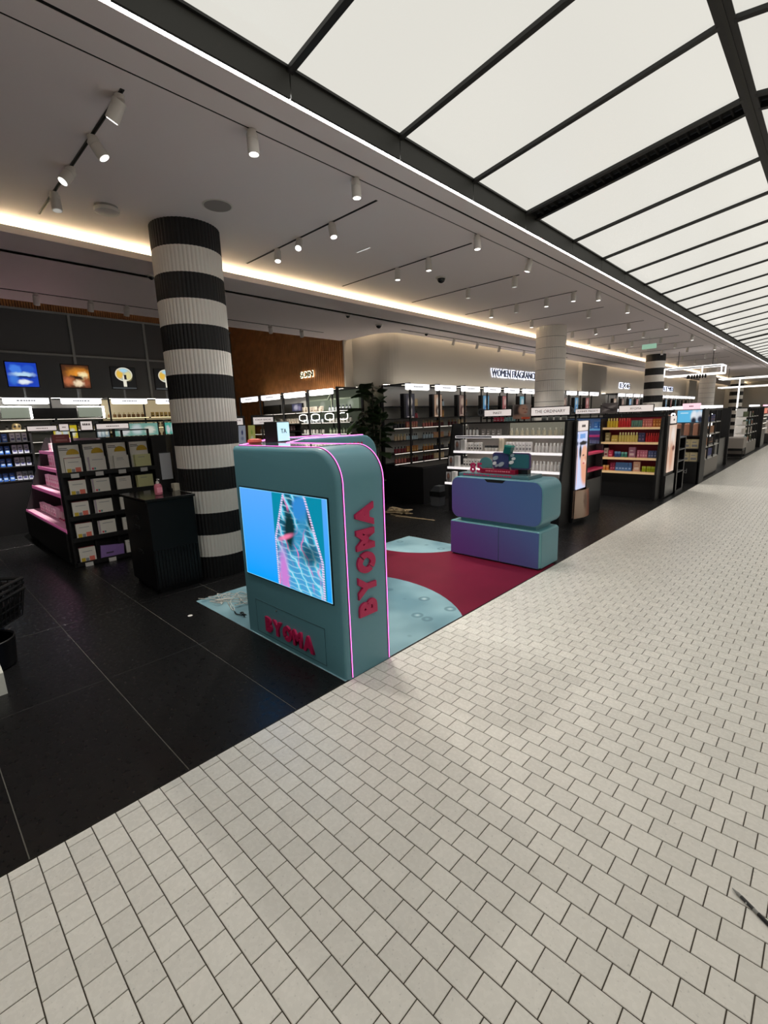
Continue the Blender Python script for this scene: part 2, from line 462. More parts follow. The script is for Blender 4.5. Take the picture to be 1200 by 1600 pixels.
# alcove ceiling and back wall with dark glazing
mb = MB(); mb.box(-11,-5.98,-4,7.2,4.55,4.65); struct(mb.build('ceiling_alcove', M_CEIL))
bw = struct(empty('wall_back', (-10.65,2,0))); bw['label'] = 'dark glazed back wall of the alcove with steel mullions'
mb = MB(); mb.box(-10.8,-10.7,-4,7.2,0,4.6); mb.build('backing', mat('dark_backing', (36,36,37), .8), bw)
mb = MB()
x = -4
while x < 7.1: mb.box(-10.66,-10.62,x,x+.034,4.08,4.6); x += .048
o = mb.build('wood_band', M_WOOD, bw)
M_DGL = mat('dark_tinted_glass', (74,76,79), .3, spec=.5)
M_MULL = mat('grey_mullion', (130,132,133), .5)
ys = [-1.55,.02,1.59,3.15,4.72,6.29,7.1]
for i in range(len(ys)-1):
    for z0, z1 in ((0,3.17),(3.21,4.06)):
        mb = MB(); mb.box(-10.63,-10.61,ys[i]+.025,ys[i+1]-.025,z0,z1); mb.build('pane', M_DGL, bw)
for y in ys[:-1]:
    mb = MB(); mb.box(-10.64,-10.57,y-.025,y+.025,0,4.08); mb.build('mullion', M_MULL, bw)
mb = MB(); mb.box(-10.64,-10.575,-1.42,7.1,3.17,3.21); mb.build('transom', M_MULL, bw)
mb = MB(); mb.box(-10.64,-10.575,-1.42,7.1,4.05,4.09); mb.build('transom', M_MULL, bw)
# walls that only close the space: far end, behind the camera, right side
mb = MB(); mb.box(-11,9,YF,YF+.1,0,4.4); struct(mb.build('wall_far', M_WALL))
mb = MB(); mb.box(-11,9,-4.1,-4,0,4.4); struct(mb.build('wall_near', M_WALL))
mb = MB(); mb.box(9,9.1,-4,YF,0,4.4); struct(mb.build('wall_right', M_WALL))
mb = MB(); mb.box(6.6,9,-4,YF,ZC,ZC+.06); struct(mb.build('ceiling_right', M_CEIL))

# ------------------------------------------------------------------ luminous ceiling: pitched rows of glowing panels
lum = struct(empty('ceiling_luminous', (1.235,0,3.81))); lum['label'] = 'pitched luminous ceiling of white stretched panels in black bars'
M_PANEL = mat('luminous_panel', (30,30,30), .25, emit=(255,252,242), strength=L_PANEL, spec=.35)
XE, XR, ZE, ZR = -.545, 1.235, 3.55, 3.815
bars = []; y = 4.80
while y > -4: bars.append(y); y -= .955
bars = bars[::-1]; vent = [(4.80,5.02)]; y = 5.02+.95
cnt = 0
while y < YF-.5:
    cnt += 1
    if cnt % 14 == 0: vent.append((y, y+.2)); y += .2
    bars.append(y); y += .95
def slope(x): return ZE+(ZR-ZE)*(x-XE)/(XR-XE)
cells = sorted([(b, b) for b in bars if not any(abs(b-v[0]) < .3 for v in vent)]+vent)
pm = {}
for i in range(len(cells)-1):
    a, b = cells[i][1]+.02, cells[i+1][0]-.02
    if b-a < .3: continue
    k = round(b-a, 3)
    for sg in (0, 1):
        if (k, sg) not in pm:
            xa, xb = XE+.02, XR-.035
            q = MB()
            P4 = [(xa,-k/2,slope(xa)),(xb,-k/2,slope(xb)),(xb,k/2,slope(xb)),(xa,k/2,slope(xa))]
            vs = [(x-1.235, y, z-3.81) for x, y, z in P4]
            if sg: vs = [(-x, y, z) for x, y, z in vs]
            top = [(x, y, z+.01) for x, y, z in vs]
            fs = [(0,3,2,1),(4,5,6,7),(0,1,5,4),(1,2,6,5),(2,3,7,6),(3,0,4,7)]
            if sg: fs = [f[::-1] for f in fs]
            q.add(vs+top, fs); pm[k, sg] = q.mesh('light_panel', M_PANEL)
        for ox in (0, 3.56): link('light_panel', pm[k, sg], lum, (ox, (a+b)/2, 0))  # offset copy: unseen second bay, added to brighten aisle and kiosk side
def bar_mesh(wd):
    q = MB()
    for sg in (1,-1):
        vs = []
        for x in (XE, XR-.02):
            for y in (-wd/2, wd/2):
                for z in (-.025, .02): vs.append(((x-1.235)*sg, y, slope(x)-3.81+z))
        q.add(vs, [(0,1,3,2),(4,6,7,5),(0,4,5,1),(2,3,7,6),(0,2,6,4),(1,5,7,3)] if sg > 0 else [(2,3,1,0),(5,7,6,4),(1,5,4,0),(6,7,3,2),(4,6,2,0),(3,7,5,1)])
    return q.mesh('cross_bar', M_FRAME)
bm = bar_mesh(.042)
for c in cells:
    link('cross_bar', bm, lum, (3.56, c[0], 0))  # bars of the added, unseen bay
    if c[0] == c[1]: link('cross_bar', bm, lum, (0, c[0], 0))
    else:
        link('cross_bar', bm, lum, (0, c[0]-.0, 0)); link('cross_bar', bm, lum, (0, c[1], 0))
        q = MB()
        for sg in (1,-1):
            vs = [((x-1.235)*sg, y, slope(x)-3.81+.03) for x, y in ((XE,c[0]-c[1]+.02),(XR,c[0]-c[1]+.02),(XR,-.02),(XE,-.02))]
            q.add(vs, [(3,2,1,0)] if sg > 0 else [(0,1,2,3)])
            n = 24
            for j in range(n):
                xa = XE+(XR-XE)*(j+.3)/n; xb = xa+.012
                z = slope(xa)-3.81
                q.box(min((xa-1.235)*sg,(xb-1.235)*sg), max((xa-1.235)*sg,(xb-1.235)*sg), c[0]-c[1]+.02, -.02, z-.005, z+.028)
        o = link('vent_grille', q.mesh('vent_grille', M_VOID), lum, (0, c[1], 0))
q = MB(); q.prism([(XR-.05,ZR-.03),(XR+.05,ZR-.03),(XR+.03,ZR+.05),(XR-.03,ZR+.05)], 'y', -4, YF); q.build('ridge_beam', M_FRAME, lum)
for ox in (1.78,3.56): q = MB(); zb = ZR if ox > 2 else ZE; q.prism([(XR+ox-.05,zb-.03),(XR+ox+.05,zb-.03),(XR+ox+.03,zb+.05),(XR+ox-.03,zb+.05)], 'y', -4, YF); q.build('ridge_beam' if ox > 2 else 'valley_beam', M_FRAME, lum)  # valley and far ridge carry the added bay out of view
q = MB(); q.box(XR-.012,XR+.012,-4,YF,ZR-.036,ZR-.03); q.build('ridge_slot', M_UPST, lum)
for sg in (0,):
    for i in range(len(cells)-1):
        a, b = cells[i][0], cells[i+1][0]
        x0 = XE+.012; q = MB(); q.box(x0-.016, x0, a+.004, b-.004, ZC, ZE+.03) if not sg else q.box(2*XR-x0, 2*XR-x0+.016, a+.004, b-.004, ZC, ZE+.03)
        q.build('fascia', M_UPST, lum)
q = MB(); q.box(XE+.013,XE+.03,-4,YF,ZE-.01,ZE+.04); q.build('eave_rail', M_FRAME, lum)
q = MB(); q.box(6.575,6.60,-4,YF,ZC,ZE+.04); q.build('eave_rail', M_FRAME, lum)

# ------------------------------------------------------------------ columns
M_CBLK = mat('black_column_flute', (19,19,21), .55)
M_CWHT = mat('white_column_flute', (240,234,226), .6)
def fluted(r, z0, z1, n, dep):
    q = MB(); k = n*4; ring = []
    for i in range(k):
        t = 2*PI*i/k; rr = r-dep*(1 if i % 4 == 0 else (.35 if i % 4 in (1,3) else 0)); ring.append((rr*math.cos(t), rr*math.sin(t)))
    q.add([(x,y,z0) for x,y in ring]+[(x,y,z1) for x,y in ring], [(i,(i+1)%k,k+(i+1)%k,k+i) for i in range(k)]+[tuple(range(k-1,-1,-1)), tuple(range(k,2*k))])
    return q
def column(name, label, y, striped, n, top=ZC, nb=15, x=-2.77, r=.318):
    c = struct(empty(name, (x,y,0))); c['label'] = label
    h = top/nb; mesh = {}
    for i in range(nb):
        blk = striped and i % 2 == 0
        if blk not in mesh: mesh[blk] = fluted(r if striped else r, .0 if striped else .004, h-(0 if striped else .004), n, .007).mesh('band', M_CBLK if blk else M_CWHT)
        link('band', mesh[blk], c, (0,0,i*h))
    if not striped:
        q = MB(); q.lathe([(r-.012,0),(r-.012,top)], n=40); q.build('core', mat('grey_joint', (110,106,100), .8), c, local=True)
    return c
column('column_1', 'large fluted column with black and white bands beside the black podium', 2.28, True, 54)
column('column_2', 'plain white fluted column behind the white skincare gondola', 10.35, False, 48)
column('column_3', 'smaller looking banded column far down the shop', 18.5, True, 40, r=.30)
column('column_4', 'distant white column below the glowing frame', 27.5, False, 32, r=.33)
column('column_5', 'most distant banded column behind the glowing frames', 36.5, True, 32, r=.34)
# ------------------------------------------------------------------ ceiling tracks, spotlights and fittings
M_SPOT = mat('spot_housing', (214,208,202), .5)
M_LENS = mat('spot_lens_lit', (255,255,255), .3, emit=(255,252,246), strength=3.0)
M_LENSOFF = mat('spot_lens_dim', (170,170,170), .3, emit=(255,250,240), strength=.35)
def track(name, x0, x1, y0, y1, z, label, group):
    t = empty(name, ((x0+x1)/2,(y0+y1)/2,z-.012), label=label, cat='track', group=group)
    q = MB(); q.box(x0,x1,y0,y1,z-.004,z+.0); q.build('rail', M_BLACK, t)
    q = MB()
    if x1-x0 > y1-y0: q.box(x0+.01,x1-.01,(y0+y1)/2-.004,(y0+y1)/2+.004,z-.006,z-.0035)
    else: q.box((x0+x1)/2-.004,(x0+x1)/2+.004,y0+.01,y1-.01,z-.006,z-.0035)
    q.build('groove', M_VOID, t)
    return t
def spot(p, z, label, lit=True, tilt=(0,0), L=.112, r=.037, group='track spotlights on the ceiling', power=1.0):
    x, y = p
    t = empty('spotlight', (x,y,z-.03), label=label, cat='spotlight', group=group)
    q = MB(); q.cyl((x,y,z-.03),(x,y,z-.006),r*.75,n=16); q.build('mount', M_SPOT, t, smooth=True)
    d = Vector((tilt[0],tilt[1],-1)).normalized(); a = Vector((x,y,z-.03))
    q = MB(); q.cyl(a-d*.0, a+d*.03, r, n=20); q.cyl(a+d*.034, a+d*L, r, n=20); q.cyl(a+d*.03, a+d*.034, r*.93, n=20, caps=False); b = q.build('body', M_SPOT, t, smooth=True)
    q = MB(); q.cyl(a+d*(L-.004), a+d*(L+.002), r*.8, n=20); q.build('lens', M_LENS if lit else M_LENSOFF, t)
    if lit:
        ld = bpy.data.lights.new('lamp', 'SPOT'); ld.energy = W_SPOT*power; ld.spot_size = math.radians(75); ld.spot_blend = .7; ld.shadow_soft_size = .03; ld.color = (1,.95,.87)
        lo = bpy.data.objects.new('lamp', ld); COL.objects.link(lo); lo.parent = t
        lo.location = d*(L+.012); lo.rotation_euler = d.to_track_quat('-Z','Y').to_euler()
    return t
tn = ['on the track left of the banded column',
      'on the track in front of the banded column', 'on the next track beyond the dome camera', 'on the third track beyond the banded column',
      'on the track in front of the white column', 'on the track beside the white column', 'on the track behind the white column']
tdat = [(1.207, -1.10, -3.23, [(-1.16,True,(-.60,-.38)),(-1.68,True,(.30,.50)),(-2.19,True,(.1,-.75)),(-2.69,False,(.15,0))]),
        (3.22, -1.10, -3.24, [(-1.70,True,(.25,-.05)),(-2.21,True,(.45,-.6)),(-2.61,True,(.25,-.2))]),
        (4.715, -1.12, -3.25, [(-1.72,True,(0,.05)),(-2.21,True,(0,0))]),
        (6.21, -1.35, -3.24, [(-1.415,False,(0,0)),(-2.16,False,(0,0))]),
        (7.71, -1.17, -3.22, [(-1.22,True,(0,0)),(-1.66,True,(0,0)),(-2.19,False,(0,0)),(-2.68,True,(0,0))]),
        (9.24, -1.30, -3.22, [(-1.56,False,(0,0)),(-2.68,True,(0,0))]),
        (11.3, -1.2, -3.22, [(-1.5,True,(.2,0)),(-2.19,True,(.2,.1)),(-2.70,False,(0,0))])]
for (y, xa, xb, sp), tx in zip(tdat, tn):
    track('ceiling_track', xb, xa, y-.011, y+.011, ZC, 'thin black ceiling rail: the one holding spotlights '+tx if False else 'black ceiling track rail '+tx.replace('on the','being the'), 'ceiling tracks')
    for i, (x, lit, tl) in enumerate(sp):
        spot((x,y), ZC, '%s spotlight %s, %s from the aisle' % ('lit' if lit else 'unlit', tx, ORD[i]), lit, tl)
for i, y in enumerate((1.92, 2.83, 4.55, 5.72, 7.99, 9.4, 12.0, 14.5, 17.5)):
    spot((-.945,y), ZC, 'spotlight in the long slot beside the luminous ceiling, %s from the camera' % ORD[i], True, (.02,.02) if i != 3 else (-.3,-.1), power=.15)
for k, y in enumerate((12.8,14.3,15.8,17.3,20.0,22.0,25.0)):
    track('ceiling_track', -3.22, -1.2, y-.011, y+.011, ZC, 'distant black ceiling track, %s beyond the white column' % ORD[k], 'ceiling tracks')
    for j, x in enumerate((-1.6,-2.3,-2.9)):
        spot((x,y), ZC, 'distant spotlight on the %s track past the white column, %s from the aisle' % (ORD[k], ORD[j]), (j+k) % 2 == 0, (.15*(j-1), .1))
# lower ceiling tracks
track('ceiling_track', -3.92, -3.90, -3, 24, ZL, 'long thin black track on the lower ceiling behind the cove', 'ceiling tracks')
track('ceiling_track', -5.46, -5.44, -1.5, 6.15, ZL, 'black track on the lower ceiling near the alcove edge', 'ceiling tracks')
track('ceiling_track', -4.37, -4.34, 7.2, 15, ZL, 'black track on the lower ceiling close to the grey wall', 'ceiling tracks')
for i, (y, lit) in enumerate(((1.05,False),(1.55,True),(2.15,False),(2.6,False),(4.94,True),(5.62,True))):
    spot((-5.45,y), ZL, '%s spotlight on the lower track before the alcove, %s from the picture edge' % ('lit' if lit else 'unlit', ORD[i]), lit, (-.45,0) if i < 4 else (-.55,.5), power=4.5 if i < 4 else 2.4)
for i, y in enumerate((8.95,9.9,10.9,12.2,13.6)):
    spot((-4.355,y), ZL, 'white spotlight on the lower track along the grey wall, %s from the plant' % ORD[i], False, (-.3,0), r=.034)
# smoke detector, flush speaker, small linear diffuser, dome cameras
t = empty('smoke_detector', (-2.71,1.585,ZC-.05), label='white round smoke detector on the ceiling left of the banded column', cat='smoke detector')
q = MB(); q.lathe([(.075,0),(.095,.006),(.098,.022),(.098,.03)], (-2.71,1.585,ZC-.05), 28); q.build('cover', M_SPOT, t, smooth=True)
q = MB(); q.lathe([(.088,.03),(.088,.05)], (-2.71,1.585,ZC-.05), 28); q.build('base', mat('grey_plastic',(150,146,142),.5), t, smooth=True)
t = empty('ceiling_speaker', (-2.077,2.265,ZC-.006), label='round flush grey ceiling speaker right of the banded column', cat='speaker')
q = MB(); q.lathe([(.115,0),(.125,.002),(.125,.006)], (-2.077,2.265,ZC-.006), 32); q.build('rim', M_SPOT, t, smooth=True)
q = MB(); q.lathe([(.112,-.001),(.112,.001)], (-2.077,2.265,ZC-.006), 32); q.build('grille', mat('speaker_mesh',(150,143,140),.8), t)
t = empty('linear_diffuser', (-2.03,3.95,ZC-.006), label='short white slot diffuser in the ceiling above the counter', cat='diffuser')
q = MB(); q.box(-2.14,-1.92,3.94,3.965,ZC-.006,ZC); q.build('frame', M_WHITE, t)
q = MB(); q.box(-2.13,-1.93,3.948,3.957,ZC-.008,ZC-.005); q.build('slot', mat('pale_slot',(240,240,240),.4,emit=(255,255,255),strength=.7), t)
def dome(p, z, label, r=.055):
    t = empty('dome_camera', (p[0],p[1],z-r*1.4), label=label, cat='camera', group='dome cameras on the ceilings')
    q = MB(); q.lathe([(r*1.25,z-.02),(r*1.3,z-.005),(r*1.3,z)], (p[0],p[1],0), 24); q.build('collar', M_SPOT, t, smooth=True)
    q = MB(); q.lathe([(r*.05,z-.02-r),(r*.4,z-.02-r*.9),(r*.7,z-.02-r*.7),(r*.92,z-.02-r*.38),(r,z-.018)], (p[0],p[1],0), 24); q.build('bubble', mat('black_dome',(10,10,12),.1), t, smooth=True)
dome((-2.10,5.47), ZC, 'black dome camera on the main ceiling between two tracks')
dome((-4.27,6.48), ZL, 'black dome camera on the lower ceiling above the plant', .05)
dome((-4.02,5.5), ZL, 'tiny black dome on the lower ceiling beside the long track', .03)
dome((-4.3,7.9), ZL, 'black dome on the lower ceiling above the first fragrance bay', .035)
dome((-3.86,2.35), ZL, 'small black dome on the lower ceiling right of the banded column', .03)
# green exit sign hanging far down
t = empty('exit_sign', (-1.80,14.04,3.12), label='small pale green hanging exit sign in the distance', cat='sign')
q = MB(); q.box(-1.97,-1.63,14.03,14.05,3.12,3.24); q.build('plate', mat('pale_green_sign',(190,225,205),.5,emit=(150,205,180),strength=.5), t)
q = MB(); q.cyl((-1.8,14.04,3.24),(-1.8,14.04,ZC),.008,n=6); q.build('rod', M_SPOT, t)
# ------------------------------------------------------------------ teal kiosk with screen and pink neon
M_TEAL = mat('teal_lacquer', (97,150,164), .42, bump=(400,.02), coat=.1)
M_TEALTOP = mat('teal_gloss_top', (84,112,116), .08, coat=.5)
M_NEON = mat('pink_neon', (255,150,230), .4, emit=(255,105,215), strength=2.6)
M_RED = mat('raspberry_acrylic', (190,30,88), .45)
kx = empty('display_kiosk', (-.6,1.86,0), label='teal arched promotional kiosk with blue screen and pink neon edges', cat='kiosk')
def offset_poly(pts, d):
    n = len(pts); out = []
    for i in range(n):
        a, b, c = Vector(pts[i-1]), Vector(pts[i]), Vector(pts[(i+1)%n])
        e1, e2 = (b-a), (c-b)
        if e1.length < 1e-9 or e2.length < 1e-9: out.append(tuple(b)); continue
        n1 = Vector((-e1.y,e1.x)).normalized(); n2 = Vector((-e2.y,e2.x)).normalized()
        k = n1+n2; k = k/max(.2, k.dot(n1)) if k.length > 1e-6 else n1
        p = b+k*d; out.append((p.x, p.y))
    return out
def arch_profile(u0, u1, h, R, r0=.03, n=14):
    """counter-clockwise in (u,z): big radius R at the u1 top corner, small radius r0 at u0"""
    p = [(u0,0),(u1,0),(u1,h-R)]
    p += [(u1-R+R*math.cos(a), h-R+R*math.sin(a)) for a in [PI/2*i/n for i in range(1,n+1)]]
    p += [(u0+r0+r0*math.cos(a), h-r0+r0*math.sin(a)) for a in [PI/2+PI/2*i/5 for i in range(0,6)]]
    return p
def filleted(profile, to3, v0, v1, fr, steps=5):
    """extrude a ccw profile from v0 (filleted rim) to v1; to3(u,z,v)->point"""
    q = MB(); n = len(profile); rings = []
    for i in range(steps+1):
        a = PI/2*i/steps; ins = fr*(1-math.sin(a)); v = v0+(v1-v0)/abs(v1-v0)*fr*(1-math.cos(a))
        pr = offset_poly(profile, ins)
        pr = [(p[0], 0.0 if o[1] == 0 else p[1]) for p, o in zip(pr, profile)]
        rings.append([to3(u,z,v) for u,z in pr])
    rings.append([to3(u,z,v1) for u,z in profile])
    vs = [p for r in rings for p in r]; fs = [tuple(range(n))]
    for k in range(len(rings)-1):
        for i in range(n): j = (i+1) % n; fs.append((k*n+i, (k+1)*n+i, (k+1)*n+j, k*n+j))
    k = len(rings)-1; fs.append(tuple(range(k*n+n-1, k*n-1, -1)))
    q.add(vs, fs)
    return q
KH = 1.40
prof = arch_profile(-1.14, 0.0, KH, .205)
filleted(prof, lambda u,z,v: (u,v,z), 1.671, 2.05, .03).build('front_wing', M_TEAL, kx, smooth=True)
q = MB(); q.prism([(-1.13,1.69),(-1.985,2.515),(-1.6,2.667),(-.983,2.045),(-.95,1.75)][::-1], 'z', 0, KH-.002); q.build('corner_wing', M_TEAL, kx)
q = MB(); q.prism([(-1.1,1.74),(-1.95,2.55),(-1.63,2.66),(-1.0,2.02),(-.3,2.02),(-.3,1.74)], 'z', KH-.002, KH+.004); q.build('glass_top', M_TEALTOP, kx)
prof2 = arch_profile(2.5, 3.62, KH, .2)
filleted(prof2, lambda u,z,v: (v,u,z), -1.6, -1.985, .02).build('side_wing', M_TEAL, kx, smooth=True)
# neon lines along both long edges of the arch
def arch_line(y, inset=.004, x0=-1.10):
    pts = [(inset,y,.012),(inset,y,KH-.205)]
    pts += [(-.205+(.205+inset)*math.cos(a), y, KH-.205+(.205+inset)*math.sin(a)) for a in [PI/2*i/14 for i in range(1,15)]]
    pts += [(x0,y,KH+inset)]
    return pts
q = MB(); q.tube(arch_line(1.712), .0032, 8); q.build('neon_tube', M_NEON, kx, smooth=True)
pts = arch_line(2.038, x0=-.99)+[(-1.30,2.36,KH+.004),(-1.605,2.672,KH+.004),(-1.605,3.42,KH+.004)]
q = MB(); q.tube(pts, .0032, 8); q.build('neon_tube', M_NEON, kx, smooth=True)
q = MB(); q.tube([(-1.10,1.712,KH+.004),(-1.965,2.53,KH+.008),(-1.965,3.42,KH+.008)], .0032, 8); q.build('neon_tube', M_NEON, kx, smooth=True)
# channel around the neon; its magenta colour paints the neon's glow
q = MB(); q.tube([(a*.995 if False else a,b,c) for a,b,c in arch_line(1.712,.0005)], .0058, 8); q.build('neon_channel', mat('magenta_glow',(120,16,90),.6), kx, smooth=True)
q = MB(); q.tube(arch_line(2.038,.0005), .0058, 8); q.build('neon_channel', MATS['magenta_glow'], kx, smooth=True)
# screen on the front
def kiosk_screen():
    m = bpy.data.materials.new('kiosk_screen_image'); m.use_nodes = True; N = NT(m); b = P(m)
    uv = N.n('ShaderNodeUVMap').outputs[0]; s = N.n('ShaderNodeSeparateXYZ'); N.l(uv, s.inputs[0]); u, v = s.outputs[0], s.outputs[1]
    tn = N.n('ShaderNodeTexNoise'); tn.inputs['Scale'].default_value = 3.2; tn.inputs['Detail'].default_value = 2; N.l(uv, tn.inputs['Vector'])
    n1 = tn.outputs['Fac']
    bg = N.mix(v, rgb((0,162,255)), rgb((92,172,255)))
    # left and right boundaries of the torso-like figure strip
    c0 = N.m('ADD', .455, N.m('MULTIPLY', N.ss(v, .45, 1.0), .0))
    half_l = N.m('ADD', .405, N.m('MULTIPLY', N.ss(v, .85, .4), -.0))
    fig = N.m('MULTIPLY', N.ss(u, .415, .425), N.ss(u, .945, .955, 1.0, 0.0))
    inner = N.mix(N.ss(v, .1, .8), rgb((74,160,214)), rgb((22,92,118)))
    # silk-like folds: warped bands in cyan, pink and dark teal
    wv = N.n('ShaderNodeTexWave', wave_type='RINGS'); wv.inputs['Scale'].default_value = 2.9; wv.inputs['Distortion'].default_value = 5.0; wv.inputs['Detail'].default_value = 3.0; wv.inputs['Detail Scale'].default_value = 1.6
    mp = N.n('ShaderNodeMapping'); mp.inputs['Rotation'].default_value = (0,0,1.1); mp.inputs['Location'].default_value = (.3,-.55,0); N.l(uv, mp.inputs['Vector']); N.l(mp.outputs[0], wv.inputs['Vector'])
    f1 = N.ss(wv.outputs['Fac'], .3, .95)
    inner = N.mix(f1, inner, rgb((60,190,225)))
    f2 = N.m('MULTIPLY', N.ss(wv.outputs['Fac'], .9, .98), .6)
    inner = N.mix(f2, inner, rgb((215,235,255)))
    wv2 = N.n('ShaderNodeTexWave', wave_type='BANDS'); wv2.inputs['Scale'].default_value = 3.0; wv2.inputs['Distortion'].default_value = 12.0; wv2.inputs['Detail'].default_value = 2.0
    N.l(uv, wv2.inputs['Vector'])
    wv3 = N.n('ShaderNodeTexWave', wave_type='RINGS'); wv3.inputs['Scale'].default_value = 5.5; wv3.inputs['Distortion'].default_value = 6.0; wv3.inputs['Detail'].default_value = 2.0; N.l(uv, wv3.inputs['Vector'])
    inner = N.mix(N.m('MULTIPLY', N.ss(wv3.outputs['Fac'], .8, .95), .55), inner, rgb((170,225,245)))
    f3 = N.m('MULTIPLY', N.ss(wv2.outputs['Fac'], .85, .97), N.ss(n1, .45, .6))
    inner = N.mix(f3, inner, rgb((255,120,190)))
    def ell(cx, cy, rx, ry, so=.25, an=0):
        du, dv = N.m('SUBTRACT', u, cx), N.m('SUBTRACT', v, cy)
        ca, sa = math.cos(an), math.sin(an)
        a, bb = N.m('ADD', N.m('MULTIPLY', du, ca), N.m('MULTIPLY', dv, sa)), N.m('SUBTRACT', N.m('MULTIPLY', dv, ca), N.m('MULTIPLY', du, sa))
        q = N.m('SQRT', N.m('ADD', N.m('POWER', N.m('ABSOLUTE', N.m('DIVIDE', a, rx)), 2.0), N.m('POWER', N.m('ABSOLUTE', N.m('DIVIDE', bb, ry)), 2.0)))
        return N.ss(q, 1-so, 1+so, 1.0, 0.0)
    inner = N.mix(ell(.73,.86,.085,.13), inner, rgb((50,140,215)))
    inner = N.mix(ell(.60,.62,.06,.20,.4), inner, rgb((8,46,52)))
    inner = N.mix(ell(.84,.80,.05,.12,.4), inner, rgb((10,40,50)))
    inner = N.mix(N.m('MULTIPLY', ell(.545,.545,.09,.022,.7,.5), .9), inner, rgb((255,130,175)))
    inner = N.mix(N.m('MULTIPLY', ell(.71,.62,.05,.2,.5,-.35), .8), inner, rgb((58,150,196)))
    inner = N.mix(ell(.50,.14,.05,.26,.6), inner, rgb((205,130,215)))
    inner = N.mix(N.m('MULTIPLY', ell(.80,.42,.09,.10,.6), .8), inner, rgb((12,56,70)))
    # teal side wedges and beaded zip lines
    edge_l = N.m('ADD', .425, N.m('MULTIPLY', N.m('MULTIPLY', N.m('SUBTRACT', v, .5), N.m('GREATER_THAN', v, .5)), .26))
    edge_r = N.m('SUBTRACT', .925, N.m('MULTIPLY', N.m('MULTIPLY', N.m('SUBTRACT', v, .38), N.m('GREATER_THAN', v, .38)), .24))
    dl, dr = N.m('SUBTRACT', u, edge_l), N.m('SUBTRACT', edge_r, u)
    wedge = N.m('MAXIMUM', N.m('LESS_THAN', dl, 0.0), N.m('LESS_THAN', dr, 0.0))
    inner = N.mix(wedge, inner, rgb((0,140,170)))
    zl = N.m('MULTIPLY', N.m('LESS_THAN', N.m('MINIMUM', N.m('ABSOLUTE', dl), N.m('ABSOLUTE', dr)), .012), N.m('GREATER_THAN', N.m('SINE', N.m('MULTIPLY', v, 260.0)), -.5))
    inner = N.mix(zl, inner, rgb((232,205,245)))
    col = N.mix(fig, bg, inner)
    border = N.m('MINIMUM', N.m('MINIMUM', u, N.m('SUBTRACT', 1.0, u)), N.m('MINIMUM', v, N.m('SUBTRACT', 1.0, v)))
    col = N.mix(N.m('LESS_THAN', border, .006), col, rgb((130,215,255)))
    b.inputs['Base Color'].default_value = (.01,.01,.01,1); b.inputs['Roughness'].default_value = .3
    N.l(col, b.inputs['Emission Color']); b.inputs['Emission Strength'].default_value = 1.0/EX
    MATS[m.name] = m
    return m
q = MB(); q.box(-1.074,-.079,1.664,1.70,.469,1.122); scr = q.build('screen', mat('screen_bezel',(20,40,46),.4), kx)
q = MB(); q.quad((-1.066,1.6635,.477),(-.087,1.6635,.477),(-.087,1.6635,1.114),(-1.066,1.6635,1.114)); q.build('display', kiosk_screen(), scr)
# access panel with raised lettering
q = MB(); q.box(-.99,-.19,1.668,1.69,.035,.285); ap = q.build('access_panel', M_TEAL, kx)
q = MB(); q.tube([(-.99,1.668,.035),(-.19,1.668,.035),(-.19,1.668,.285),(-.99,1.668,.285)], .0016, 5, closed=True); q.build('panel_gap', mat('dark_teal_gap',(16,34,38),.7), ap)
q = MB(); q.cyl((-.72,1.662,.262),(-.72,1.67,.262),.006,n=10); q.build('lock', mat('steel',(170,170,170),.3,1.0), ap)
def letter_O(h, ext, m):
    """heavy O cut by a diagonal gap, made of two half rings; lies in XY, centred"""
    q = MB(); R, r = h*.52, h*.19
    for a0 in (PI*.27, PI*1.27):
        n = 14; a1 = a0+PI*.955; ring = []
        oo = [(R*math.cos(a0+(a1-a0)*i/n), R*math.sin(a0+(a1-a0)*i/n)) for i in range(n+1)]
        ii = []
        for i in range(n+1):
            t = a0+(a1-a0)*i/n; rr = r*(1+.25*abs(math.cos(2*(t-PI*.02)))); ii.append((rr*math.cos(t), rr*math.sin(t)))
        vs = [(x,y,-ext) for x,y in oo+ii]+[(x,y,ext) for x,y in oo+ii]; k = n+1; t2 = 2*k; fs = []
        for i in range(n):
            fs += [(i,k+i,k+i+1,i+1), (t2+i,t2+i+1,t2+k+i+1,t2+k+i), (i,i+1,t2+i+1,t2+i), (k+i,t2+k+i,t2+k+i+1,k+i+1)]
        fs += [(0,t2,t2+k,k), (n,k+n,t2+k+n,t2+n)]
        q.add(vs, fs)
    me = q.mesh('letter', m); me['w'] = 2*R; me['h'] = 2*R
    return me
def bold_word(parent, length, cap, origin, rot, step, ext):
    """five heavy raised letters along 'step' (unit vector) starting at origin (centre line)"""
    me = [text_mesh(c, cap/.72*.94, ext, M_RED, cap*.08) if c != 'O' else letter_O(cap, ext, M_RED) for c in 'BYOMA']
    gap = length*.022; k = (length-4*gap)/sum(x['w'] for x in me); s = 0
    for x in me:
        wd = x['w']*k; c = Vector(origin)+Vector(step)*(s+wd/2); s += wd+gap
        lo = Vector(wloc(parent)); o = link('letter', x, parent, tuple(c-lo), rot); o.scale = (k, cap/x['h'], 1)
